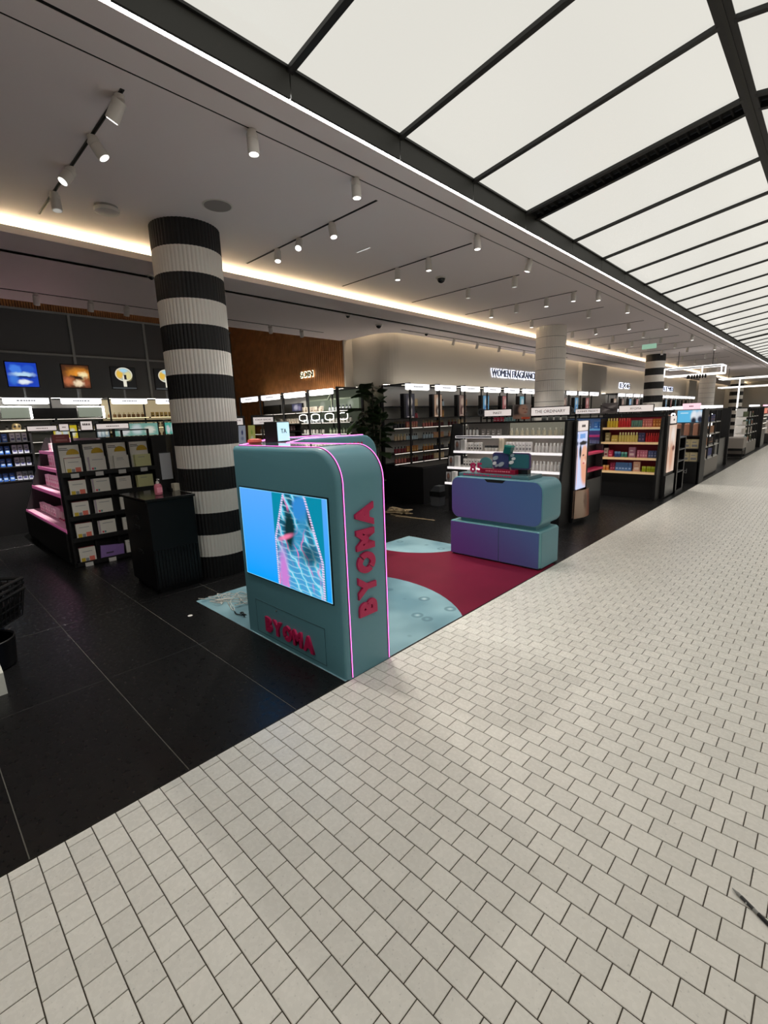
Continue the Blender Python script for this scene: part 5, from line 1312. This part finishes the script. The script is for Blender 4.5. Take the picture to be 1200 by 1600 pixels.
stock(cg,'carton',1.43,1.60,.16,.726,4,(.04,.04,.13),(216,126,156),(240,180,200),'pink carton on the third shelf'+T)
stock(cg,'carton',1.61,1.74,.16,.726,3,(.042,.04,.125),(84,98,150),(150,160,200),'slate blue carton on the third shelf'+T)
stock(cg,'jar',.86,.98,.12,.481,2,(.055,.05,.09),(222,140,70),(240,190,120),'orange jar on the bottom shelf'+T)
stock(cg,'carton',.99,1.08,.12,.481,2,(.042,.04,.14),(150,40,80),(210,110,140),'wine coloured carton on the bottom shelf'+T)
stock(cg,'pouch',1.09,1.36,.12,.481,5,(.055,.05,.15),(80,124,190),(170,200,240),'blue pouch on the bottom shelf'+T)
stock(cg,'carton',1.38,1.51,.12,.481,1,(.11,.05,.17),(226,180,160),(245,225,215),'peach boxed set on the bottom shelf'+T)
stock(cg,'jar',1.53,1.75,.12,.481,6,(.036,.036,.095),(176,196,40),(210,226,90),'lime jar on the bottom shelf'+T)
stock(cg,'carton',.40,.58,.24,1.241,3,(.05,.04,.12),(120,140,180),(200,215,235),'grey blue carton on the blue side'+T)
stock(cg,'carton',.62,.80,.24,1.241,2,(.08,.04,.13),(90,150,220),(190,220,250),'sky blue box on the blue side'+T)
stock(cg,'tube',.40,.80,.2,.901,8,(.04,.04,.13),(170,196,226),(230,240,250),'pale blue tube on the lower blue side'+T)

# end-cap of the colourful gondola
e2 = empty('end_cap_display', (-.125,9.42,0), PI/2, label='slim end-cap with a glowing skin toned poster on the colourful gondola', cat='display')
q = MB(); q.box(-.12,.52,.02,.055,0,1.44); q.build('carcass', GB, e2, local=True)
q = MB(); q.box(.04,.38,.0,.02,1.31,1.435); c_ = q.build('brand_card', M_CREAMSIGN, e2, local=True)
link('lettering', dashes(.1,.03,2,M_PRINT,RJ), c_, (.21,-.0005,1.37))
q = MB(); q.quad((.02,.004,.45),(.46,.004,.45),(.46,.004,1.28),(.02,.004,1.28)); q.box(.02,.46,.006,.02,.45,1.28)
q.build('lit_poster', picture('skin_poster', (236,206,186), [('e',.5,.75,.3,.2,(250,236,226),.4),('e',.4,.35,.3,.3,(214,160,130),.5),('e',.7,.5,.2,.06,(120,60,50),.5)], .8, noise=.1), e2, local=True)
q = MB(); q.box(-.1,.5,-.01,.02,.03,.40); q.build('kick_panel', mat('smoked_panel',(40,38,40),.25), e2, local=True)
t2 = empty('shelf_tower', (-.10,10.02,0), PI/2, label='narrow black shelf tower behind the skin toned poster', cat='tower')
q = MB(); q.box(0,.06,.0,.5,0,1.2); q.box(.5,.56,.0,.5,0,1.05); q.box(.06,.5,.44,.5,0,1.2); q.box(.06,.5,.0,.44,0,.05); q.build('carcass', M_SATIN, t2, local=True)
for z in (1.04,.82,.6,.4): q = MB(); q.box(.06,.5,.0,.44,z-.02,z); q.build('shelf', mat('grey_shelf',(96,96,98),.4), t2, local=True)
q = MB(); pts = [(.3+.13*max(-1,min(1,1.3*math.cos(a))), .2, 1.28+.19*max(-1,min(1,1.2*math.sin(a)))) for a in [2*PI*k/32 for k in range(32)]]
q.tube(pts, .012, 6, closed=True); q.build('mirror_light', mat('mirror_led',(255,255,255),.5,emit=(255,255,255),strength=2.0), t2, local=True, smooth=True)
q = MB(); q.box(.19,.41,.2,.21,1.1,1.46); q.build('mirror', mat('mirror_glass',(150,150,150),.05,.9), t2, local=True)
q = MB(); q.box(.28,.32,.2,.22,1.04,1.1); q.build('mirror_stand', M_BLACK, t2, local=True)

# hair tool stand with small screen (faces -Y)
ht = empty('hair_tool_stand', (-.62,11.5,0), 0, label='hair tool stand with small blue screen and cream boxes beside the aisle', cat='display')
q = MB(); q.box(.0,.60,.0,.6,0,.46); q.build('base', GB, ht, local=True)
q = MB(); q.box(.0,.60,.35,.42,.46,1.54); q.build('back_panel', mat('bronze_back',(122,104,92),.5), ht, local=True)
q = MB(); q.box(.57,.62,.0,.42,0,1.54); q.build('side_panel', GB, ht, local=True)
q = MB(); q.box(-.04,.0,.0,.42,0,.9); q.build('side_panel', mat('dark_grey_side',(52,52,54),.4), ht, local=True)
for z in (.73,1.0): q = MB(); q.box(.25,.57,.0,.35,z-.02,z); q.build('shelf', GB, ht, local=True)
q = MB(); q.quad((.08,.30,1.28),(.56,.30,1.28),(.56,.30,1.51),(.08,.30,1.51)); q.box(.07,.57,.302,.34,1.27,1.52)
q.build('screen', picture('hair_screen', (96,190,235), [('e',.62,.5,.12,.5,(236,240,245),.4),('e',.82,.5,.14,.5,(220,226,235),.4),('e',.62,.1,.1,.3,(30,34,50),.5),('e',.86,.2,.1,.3,(30,36,60),.5),('r',.1,.4,.75,.85,(190,230,250))], .9), ht, local=True)
for x in (.1,.26,.42): q = MB(); q.cbox(x,x+.09,.1,.2,1.0,1.25,.01); q.build('copper_post', mat('copper_panel',(196,140,116),.35), ht, local=True)
link('lettering', text_mesh('ghd', .14, .001, mat('grey_letter',(150,150,150),.5)), ht, (.30,-.002,.25), (PI/2,0,0))
for z, nm in ((.465,'lower'),(.735,'upper')):
    for j in range(2):
        o = link('gift_box', proto('carton',.145,.2,.19,(222,206,166),(150,148,150)), None, W(ht,(.335+.15*j,.14,z)), (0,0,0)); tag(o, 'cream boxed hair tool on the %s shelf, %s from the black side' % (nm, 'farther' if j == 0 else 'nearer'), 'box', 'cream hair tool boxes')
hs = empty('header_strip', (-.62,11.6,1.55), 0, label='long white header strip with a pink sign above the hair tool stand', cat='sign')
q = MB(); q.box(0,.62,0,.05,0,.06); q.build('light_box', M_HEAD, hs, local=True)
q = MB(); q.box(.2,.52,-.02,.0,-.01,.11); s_ = q.build('pink_sign', mat('pink_sign_face',(250,214,226),.5,emit=(250,206,222),strength=.8), hs, local=True)
link('lettering', dashes(.08,.02,3,M_PRINT,RJ), s_, (.36,-.0205,.05))
q = MB(); q.box(.02,.05,.05,.08,-.02,.05); q.box(.57,.60,.05,.08,-.02,.05); q.build('bracket', M_BLACK, hs, local=True)

# glass side cabinets along the aisle (face +X)
def aisle_case(y0, length, label, nick, seed, pal, lit=.35, base=(118,112,106)):
    rd = random.Random(seed)
    c = empty('aisle_case', (-.10,y0,0), PI/2, label=label, cat='display case', group='display cases lining the aisle')
    q = MB(); q.box(0,length,.02,.7,0,.04); q.build('plinth', M_BLACK, c, local=True)
    q = MB(); q.box(0,length,.0,.7,.04,.40); q.build('base', mat('taupe_base_%d' % base[0], base, .45), c, local=True)
    n = max(2, int(length/.55))
    q = MB(); q.box(.02,length-.02,.34,.36,.4,1.5); q.build('back_panel', mat('glowing_case_back',(196,188,180),.5,emit=(255,248,240),strength=lit*.8), c, local=True)  # panel given its own glow so the case products look lit
    for i in range(n+1): x = length*i/n; q = MB(); q.box(max(0,x-.015),min(length,x+.015),.0,.03,.40,1.52); q.build('post', GB, c, local=True)
    q = MB(); q.box(0,length,0,.7,1.5,1.53); q.build('top', GB, c, local=True)
    q = MB(); q.box(0,length,.0,.04,1.55,1.61); q.build('header_light', M_HEAD, c, local=True)
    q = MB(); q.box(.0,.02,.0,.04,1.53,1.55); q.box(length-.02,length,0,.04,1.53,1.55); q.build('header_bracket', M_BLACK, c, local=True)
    for k, z in enumerate((.42,.70,.97,1.24)):
        q = MB(); q.box(.01,length-.01,.01,.34,z-.02,z); s = q.build('shelf', mat('case_shelf',(206,204,200),.3), c, local=True)
        q = MB(); q.box(.02,length-.02,.30,.32,z-.026,z-.021); q.build('light_strip', M_SHLED, s, local=True)
        for i in range(n):
            a = pal[rd.randrange(len(pal))]; b = pal[rd.randrange(len(pal))]
            stock(c, rd.choice(['carton','bottle','jar','carton']), length*i/n+.04, length*(i+1)/n-.04, .15, z, 4, (.07,.06,.16), a, b,
                  'product on the %s shelf, %s compartment of the case %s' % (['bottom','second','third','top'][k], ORD[i], nick))
    return c
aisle_case(12.15, 2.0, 'glazed case with black posts and taupe base just past the hair tool stand', 'past the hair tools', 1, [(196,150,120),(120,70,60),(222,206,196),(90,96,150),(60,56,60),(200,170,150)])
aisle_case(19.1, 2.4, 'glazed case with pale shelves beyond the vanity mirror', 'beyond the vanity', 2, [(220,214,206),(150,190,200),(190,140,120),(236,230,224),(110,120,90)])
aisle_case(26.0, 3.0, 'glazed case far down the aisle near the glowing frames', 'at the far end', 3, [(230,120,140),(236,226,220),(120,120,126),(210,170,160)], base=(60,58,58))
# vanity with ring mirror
vn = empty('vanity_stand', (-.16,14.35,0), PI/2, label='black vanity stand with grey back board and pill shaped mirror light', cat='vanity')
q = MB(); q.box(.0,1.6,.05,.7,0,.76); q.build('cabinet', M_SATIN, vn, local=True)
q = MB(); q.box(.3,1.6,.5,.54,.76,1.52); q.build('back_board', mat('grey_board',(140,136,132),.5), vn, local=True)
q = MB(); q.box(1.58,1.64,.0,.6,0,1.54); q.build('end_panel', GB, vn, local=True)
q = MB(); q.box(.0,1.6,.5,.54,1.55,1.61); q.build('header_light', M_HEAD, vn, local=True)
q = MB(); q.box(.3,.33,.5,.53,1.52,1.55); q.box(1.5,1.53,.5,.53,1.52,1.55); q.build('header_bracket', M_BLACK, vn, local=True)
q = MB(); pts = [(.35+.16*max(-1,min(1,1.3*math.cos(a))), .25, 1.10+.30*max(-1,min(1,1.15*math.sin(a)))) for a in [2*PI*k/32 for k in range(32)]]
q.tube(pts, .014, 6, closed=True); q.build('mirror_light', MATS['mirror_led'], vn, local=True, smooth=True)
q = MB(); q.prism([(x*.98+.007,z) for x,y,z in pts], 'y', .25, .26); q.build('mirror', MATS['mirror_glass'], vn, local=True)
q = MB(); q.cyl((.35,.26,.76),(.35,.26,.82),.03,n=10); q.build('mirror_foot', M_BLACK, vn, local=True)
# low grey stool-like crate and box in front of the far case
cr = empty('grey_trolley', (-.05,18.0,0), PI/2, label='small grey box trolley with black wire legs before the far glazed case', cat='trolley')
q = MB(); q.cbox(0,.7,.0,.5,.30,.62,.01); q.build('box', mat('warm_grey_box',(150,142,136),.5), cr, local=True)
q = MB()
for x in (.02,.68):
    q.tube([(x,.02,.30),(x-.05,.0,.012),(x-.05,.5,.012),(x,.48,.30)], .012, 6)
q.tube([(-.03,.0,.012),(.63,.0,.012)], .012, 6); q.build('legs_wire', M_BLACK, cr, local=True)
q = MB(); q.box(.02,.68,.02,.48,.22,.30); q.build('tray', M_BLACK, cr, local=True)
# far aisle totem with orange pink sign and shelves
tt = empty('brand_totem', (-.12,23.2,0), PI/2, label='black totem with a small pink orange sign at the far end of the row', cat='totem')
q = MB(); q.box(0,1.1,.0,.6,0,1.52); q.build('carcass', M_SATIN, tt, local=True)
q = MB(); q.box(.1,1.0,-.01,.0,1.28,1.48); q.build('sign_face', mat('coral_sign',(236,140,120),.5,emit=(236,140,120),strength=.5), tt, local=True)
for z in (.7,.9,1.08,1.2): q = MB(); q.box(.1,1.0,-.02,.0,z,z+.015); q.build('shelf', M_SHLED, tt, local=True)
q = MB(); q.box(0,1.1,.0,.05,1.55,1.61); q.build('header_light', mat('pink_header',(255,220,235),.5,emit=(255,205,228),strength=1.0), tt, local=True)
q = MB(); q.box(.0,.03,.0,.04,1.52,1.55); q.box(1.07,1.1,0,.04,1.52,1.55); q.build('header_bracket', M_BLACK, tt, local=True)

# gondolas filling the middle distance left of the aisle, black with white header strips
for k, (x0, y0, ln) in enumerate(((-2.5,12.6,1.5),(-2.7,15.4,1.6),(-2.6,19.2,1.5))):
    g = empty('back_gondola', (x0,y0,0), 0, label='dark mid-distance gondola with white header strip, %s behind the colourful one' % ORD[k], cat='gondola', group='dark gondolas in the middle distance')
    q = MB(); q.box(0,ln,.0,.8,0,.5); q.build('base', GB, g, local=True)
    q = MB(); q.box(0,ln,.38,.42,.5,1.48); q.build('back_panel', GB, g, local=True)
    for z in (.75,1.0,1.25): q = MB(); q.box(0,ln,.05,.38,z-.02,z); q.build('shelf', M_WSH, g, local=True)
    q = MB(); q.box(.0,ln,.36,.42,1.54,1.61); q.build('header_light', M_HEAD, g, local=True)
    q = MB(); q.box(.05,.08,.38,.41,1.48,1.54); q.box(ln-.08,ln-.05,.38,.41,1.48,1.54); q.build('header_bracket', M_BLACK, g, local=True)
    stock(g,'carton',.05,ln-.05,.2,1.251,9,(.07,.05,.15),[(90,70,120),(190,150,130),(70,90,120)][k],(220,220,220),'carton on the top shelf of the %s dark mid-distance gondola' % ORD[k])

# hanging light frames
def light_frame(name, label, x0, x1, y0, y1, z0, z1, r, posts, m):
    t = empty(name, ((x0+x1)/2,(y0+y1)/2,z0), label=label, cat='light frame', group='hanging rectangular light frames')
    for z in (z0,z1):
        q = MB()
        q.box(x0,x1,y0-r,y0+r,z-r,z+r); q.box(x0,x1,y1-r,y1+r,z-r,z+r); q.box(x1-r,x1+r,y0,y1,z-r,z+r); q.box(x0-r,x0+r,y0,y1,z-r,z+r); q.build('light_bar', m, t)
    for x in posts:
        q = MB(); q.box(x-r,x+r,y0-r,y0+r,z0,z1); q.build('upright', m, t)
    q = MB(); q.box(x1-r,x1+r,y1-r,y1+r,z0,z1); q.build('upright', m, t)
    for x in (x0+.3,x1-.3): q = MB(); q.cyl((x,(y0+y1)/2,z1),(x,(y0+y1)/2,ZC),.01,n=6); q.build('hanger', M_BLACK, t)
    q = MB(); q.box(x0,x1,(y0+y1)/2-.02,(y0+y1)/2+.02,z1-.02,z1+.02); q.build('cross_rail', M_BLACK, t)
    return t
M_FRL = mat('frame_light', (255,255,255), .5, emit=(255,252,248), strength=1.6)
lf = light_frame('light_frame', 'nearer glowing white rectangular frame hanging beside the far banded column', -2.35,-.80,18.0,18.7,2.62,2.86,.015,(-2.35,-1.3,-.80), M_FRL)
link('lettering', dashes(.55,.10,7,M_BLACK,RJ), lf, (.15,-.38,-.08))
lf2 = light_frame('light_frame', 'farther glowing white frame above the end of the aisle', -2.4,.3,28.0,29.0,2.50,2.90,.02,(-1.58,), M_FRL)
q = MB(); q.box(-1.61,-1.55,27.97,28.03,1.4,2.5); q.build('drop_light', M_FRL, lf2)

# ------------------------------------------------------------------ low gondola with framed signs right behind the kiosk
kg = empty('skincare_island', (-3.45,2.95,0), PI/2, label='low black island with two framed signs behind the teal kiosk', cat='gondola')
q = MB(); q.box(0,1.35,.0,.7,0,1.28); q.build('base', GB, kg, local=True)
q = MB(); q.box(0,1.35,.0,.7,1.28,1.30); q.build('top_board', mat('cream_board',(196,186,168),.5), kg, local=True)
for xa, xb, za, zb, tx in ((.08,.32,1.548,1.632,'KOREAN SKINCARE'),(.48,.79,1.545,1.637,'KOREAN SKINCARE')):
    q = MB(); q.box(xa-.02,xb+.03,.30,.32,za-.015,zb+.03); s_ = q.build('sign_frame', M_BLACK, kg, local=True)
    q = MB(); q.box(xa,xb,.295,.30,za,zb); q.build('face', mat('soft_white_sign',(240,232,230),.5,emit=(240,230,228),strength=.5), s_, local=True)
    me = text_mesh(tx,.03,.0006,M_PRINT); o = link('lettering', me, s_, ((xa+xb)/2,.2945,(za+zb)/2+.014), (PI/2,0,0)); o.scale = ((xb-xa)*.8/me['w'],1,1)
    link('lettering', dashes((xb-xa)*.4,.006,6,M_HTXT,RJ), s_, ((xa+xb)/2,.2945,(za+zb)/2-.02))
    q = MB(); q.box(xa-.01,xa+.01,.305,.318,1.30,za); q.box(xb,xb+.02,.305,.318,1.30,za); q.build('sign_post', M_BLACK, kg, local=True)
q = MB(); q.box(.86,1.2,.2,.5,1.30,1.33); q.box(.86,1.2,.48,.5,1.33,1.53); q.box(.86,.88,.2,.48,1.33,1.53); q.box(1.18,1.2,.2,.48,1.33,1.53); q.box(.86,1.2,.2,.48,1.42,1.435); q.box(.86,1.2,.2,.48,1.52,1.535); q.build('shelf_box', GB, kg, local=True)
stock(kg,'carton',.89,1.17,.32,1.436,6,(.04,.03,.075),(120,84,88),(220,200,200),'small dark carton in the shelf box of the low island')
stock(kg,'carton',.89,1.17,.32,1.331,2,(.12,.03,.075),(158,152,148),(110,106,104),'grey flat box at the foot of the shelf box of the low island')
for k, (x0, c, lab, nm) in enumerate(((.10,(206,214,232),'pale blue leaflet leaning on the low island','leaflet'),(.24,(226,222,120),'yellow leaflet leaning beside the pale blue one','leaflet'))):
    q = MB(); q.add([(x0,.05,1.302),(x0+.10,.05,1.302),(x0+.22,.24,1.535),(x0+.12,.24,1.535),(x0,.055,1.302),(x0+.10,.055,1.302),(x0+.22,.245,1.535),(x0+.12,.245,1.535)], [(0,1,2,3),(7,6,5,4),(0,4,5,1),(1,5,6,2),(2,6,7,3),(3,7,4,0)]); q.uv[0] = [(0,0),(1,0),(1,1),(0,1)]
    me = q.mesh('leaflet', picture('leaflet_print_%d' % k, c, [('e',.5,.62,.12,.14,(60,70,130) if k == 0 else (150,190,60),.3),('e',.5,.3,.2,.1,(150,160,190) if k == 0 else (250,250,220),.5)], .25))
    o = link('leaflet', me, None, W(kg,(0,0,0)), (0,0,PI/2)); tag(o, lab, 'leaflet', 'leaflets on the low island')
stock(kg,'jar',.0,.12,.2,1.301,2,(.06,.05,.14),(206,180,140),(226,210,180),'tan product on the low island next to the banded column')

# ------------------------------------------------------------------ potted fiddle-leaf plant in front of the grey wall corner
pl_ = empty('potted_plant', (-4.25,6.22,0), label='tall dark green fiddle-leaf plant between the wood wall and the fragrance bays', cat='plant')
M_LEAF = mat('dark_leaf', (52,72,44), .36, vary=(9,.35)); M_LEAFB = mat('bright_leaf', (84,140,56), .4, vary=(9,.25)); M_STEM = mat('grey_brown_stem', (96,88,78), .7)
q = MB(); q.lathe([(.17,0),(.2,.02),(.22,.42),(.21,.43),(.19,.40)], (-4.25,6.22,0), 24); q.build('pot', M_SATIN, pl_, smooth=True)
q = MB(); q.lathe([(.02,.38),(.19,.385)], (-4.25,6.22,0), 20); q.build('soil', mat('soil',(36,28,22),.9), pl_)
rp = random.Random(21)
def leaf_mesh(L, Wd):
    n = 8; vs = []; fs = []
    for i in range(n+1):
        t = i/n; wd = Wd*math.sin(PI*min(1,t*.92+.06))**.8*(0.65+.5*t); z = -.25*L*t*t; 
        for s in (-1,-.5,0,.5,1): vs.append((L*t, wd*s, z+.10*Wd*abs(s)*1.5+.012*math.sin(7*t+3*s)))
    for i in range(n):
        for j in range(4): a = i*5+j; fs.append((a,a+5,a+6,a+1))
    q = MB(); q.add(vs, fs); return q
lm = [leaf_mesh(.26,.11).mesh('leaf', M_LEAF, smooth=True), leaf_mesh(.21,.095).mesh('leaf', M_LEAF, smooth=True), leaf_mesh(.34,.12).mesh('leaf', M_LEAFB, smooth=True)]
stems = [((-4.25,6.22),(-4.22,6.22),2.22,18),((-4.30,6.27),(-4.32,6.46),2.05,17),((-4.20,6.24),(-4.15,6.36),1.72,14),((-4.28,6.18),(-4.32,5.92),1.62,12)]
for (bx,by),(tx,ty),h,nl in stems:
    pts = [(bx+(tx-bx)*t+.02*math.sin(4*t), by+(ty-by)*t+.02*math.cos(5*t), .38+(h-.38)*t) for t in [i/10 for i in range(11)]]
    q = MB(); q.tube(pts, .013, 7); q.build('stem', M_STEM, pl_, smooth=True)
    for k in range(nl):
        t = .42+.58*(k+rp.random()*.5)/nl; i = min(9,int(t*10)); p = Vector(pts[i]).lerp(Vector(pts[i+1]), t*10-i)
        o = link('leaf', lm[rp.choice((0,0,1))], pl_, tuple(p-Vector((-4.25,6.22,0))), (rp.uniform(-.5,.5), rp.uniform(-.9,.35), rp.uniform(0,2*PI)))
        s = rp.uniform(.95,1.4); o.scale = (s,s,s)
for dx, dy, z, a, tl in ((.05,-.45,1.72,-2.2,-.1),(.0,-.5,1.60,-1.9,.7),(.1,-.3,1.95,-2.0,-.2)):
    o = link('leaf', lm[2 if tl > .5 else 0], pl_, (dx,dy*.7,z), (.2,tl,a)); o.scale = (1.2,1.2,1.2)
for z0, z1, dy in ((1.45,1.72,-.3),(1.3,1.6,-.34),(1.7,1.95,-.2)):
    q = MB(); q.tube([(0,0,z0),(.02,dy*.5,(z0+z1)/2-.02),(.03,dy,z1)], .006, 5); q.build('twig', M_STEM, pl_, local=True)

# grey crate under the white gondola end
cb = empty('plastic_crate', (-3.08,6.62,0), label='grey translucent plastic crate on the black floor left of the white gondola', cat='crate')
M_CR = mat('smoky_plastic', (96,98,102), .3)
q = MB(); q.prism([(-.09,0),(.09,0),(.11,.17),(-.11,.17)], 'y', -.08, .08); q.build('lower_bin', M_CR, cb, local=True)
q = MB(); q.box(-.115,.115,-.09,.09,.17,.26); q.build('black_band', GB, cb, local=True)
q = MB(); q.prism([(-.10,.26),(.10,.26),(.10,.36),(-.02,.36)], 'y', -.08, .08); q.build('upper_bin', M_CR, cb, local=True)

# ------------------------------------------------------------------ things cut by the left picture edge
bn = empty('waste_bin', (-1.98,.20,0), label='round black bin on the black floor at the left picture edge', cat='bin')
q = MB(); q.lathe([(.15,0),(.16,.01),(.175,.195),(.168,.2),(.16,.19)], (-1.98,.20,0), 32); q.build('body', M_SATIN, bn, smooth=True)
q = MB(); q.lathe([(.0,.188),(.163,.19)], (-1.98,.20,0), 32); q.build('lid', mat('dull_black_lid',(34,34,33),.5), bn)
def basket(z, rz, label, x=-2.28, y=.22):
    b = empty('shopping_basket', (x,y,z), rz, label=label, cat='basket', group='black baskets stacked by the bin')
    a = [(-.2,-.14),(.2,-.14),(.2,.14),(-.2,.14)]; t = [(-.23,-.165),(.23,-.165),(.23,.165),(-.23,.165)]
    q = MB()
    for i in range(4):
        j = (i+1) % 4; nb = 9 if i % 2 == 0 else 6
        for k in range(nb+1):
            u_ = k/nb; p0 = (a[i][0]+(a[j][0]-a[i][0])*u_, a[i][1]+(a[j][1]-a[i][1])*u_, 0); p1 = (t[i][0]+(t[j][0]-t[i][0])*u_, t[i][1]+(t[j][1]-t[i][1])*u_, .2)
            q.cyl(p0, p1, .004, n=5)
        for h in (.0,.1): f = h/.2; q.cyl((a[i][0]+(t[i][0]-a[i][0])*f, a[i][1]+(t[i][1]-a[i][1])*f, h),(a[j][0]+(t[j][0]-a[j][0])*f, a[j][1]+(t[j][1]-a[j][1])*f, h), .005, n=5)
    q.prism([(-.195,-.135),(.195,-.135),(.195,.135),(-.195,.135)], 'z', .0, .05); q.build('cage', M_BLACK, b, local=True)
    q = MB()
    for i in range(4): j = (i+1) % 4; q.cyl((*t[i],.2),(*t[j],.2),.013,n=8)
    q.build('rim', M_BLACK, b, local=True)
    q = MB(); q.box(-.2,.2,-.14,.14,-.004,.004); q.build('bottom', M_BLACK, b, local=True)
    q = MB(); q.tube([(-.23,-.03,.2),(-.225,-.16,.21),(.225,-.16,.21),(.23,-.03,.2)], .007, 6); q.build('handle', mat('grey_plastic_handle',(58,58,60),.4), b, local=True)
basket(.215, .9, 'lowest black wire basket of the stack at the left picture edge')
basket(.255, .95, 'middle black wire basket of the stack at the left picture edge')
basket(.295, .85, 'topmost black wire basket of the stack at the left picture edge')
q = MB(); q.box(-2.46,-2.17,.08,.36,0,.02); q.box(-2.42,-2.40,.1,.34,.02,.21); q.box(-2.19,-2.17,.1,.34,.02,.21); q.box(-2.42,-2.17,.1,.34,.195,.21)
tag(q.build('basket_stand', mat('smoked_acrylic',(92,96,104),.12)), 'low grey acrylic stand carrying the stack of black baskets', 'stand')
q = MB(); q.prism([(-1.79,.0),(-1.48,.0),(-1.50,.13),(-1.66,.16),(-1.79,.12)], 'y', .08, .238)
tag(q.build('paper_bag', mat('white_paper',(206,206,196),.7)), 'corner of a white paper bag on the floor by the black bin', 'bag')

# ------------------------------------------------------------------ pen on the tiles
pn = empty('pen', (1.955,1.632,0), label='grey and black pen lying on the cream tiles at the right picture edge', cat='pen')
d_ = Vector((.102,-.065,0)).normalized(); a_ = Vector((1.894,1.663,.0058))
q = MB(); q.cyl(a_, a_+d_*.018, .0012, .0048, n=12); q.cyl(a_+d_*.018, a_+d_*.085, .0056, n=14); q.build('barrel', mat('silver_grey_plastic',(150,150,148),.35), pn, smooth=True)
q = MB(); q.cyl(a_+d_*.030+Vector((0,0,.0005)), a_+d_*.070+Vector((0,0,.0005)), .0057, n=14); q.build('dark_print_band', mat('charcoal_print',(58,58,58),.4), pn, smooth=True)
q = MB(); q.cyl(a_+d_*.085, a_+d_*.15, .0062, n=14); q.build('grip', M_SATIN, pn, smooth=True)
q = MB(); q.cyl(a_+d_*.048, a_+d_*.052, .0060, n=14); q.build('ring', M_WHITE, pn, smooth=True)
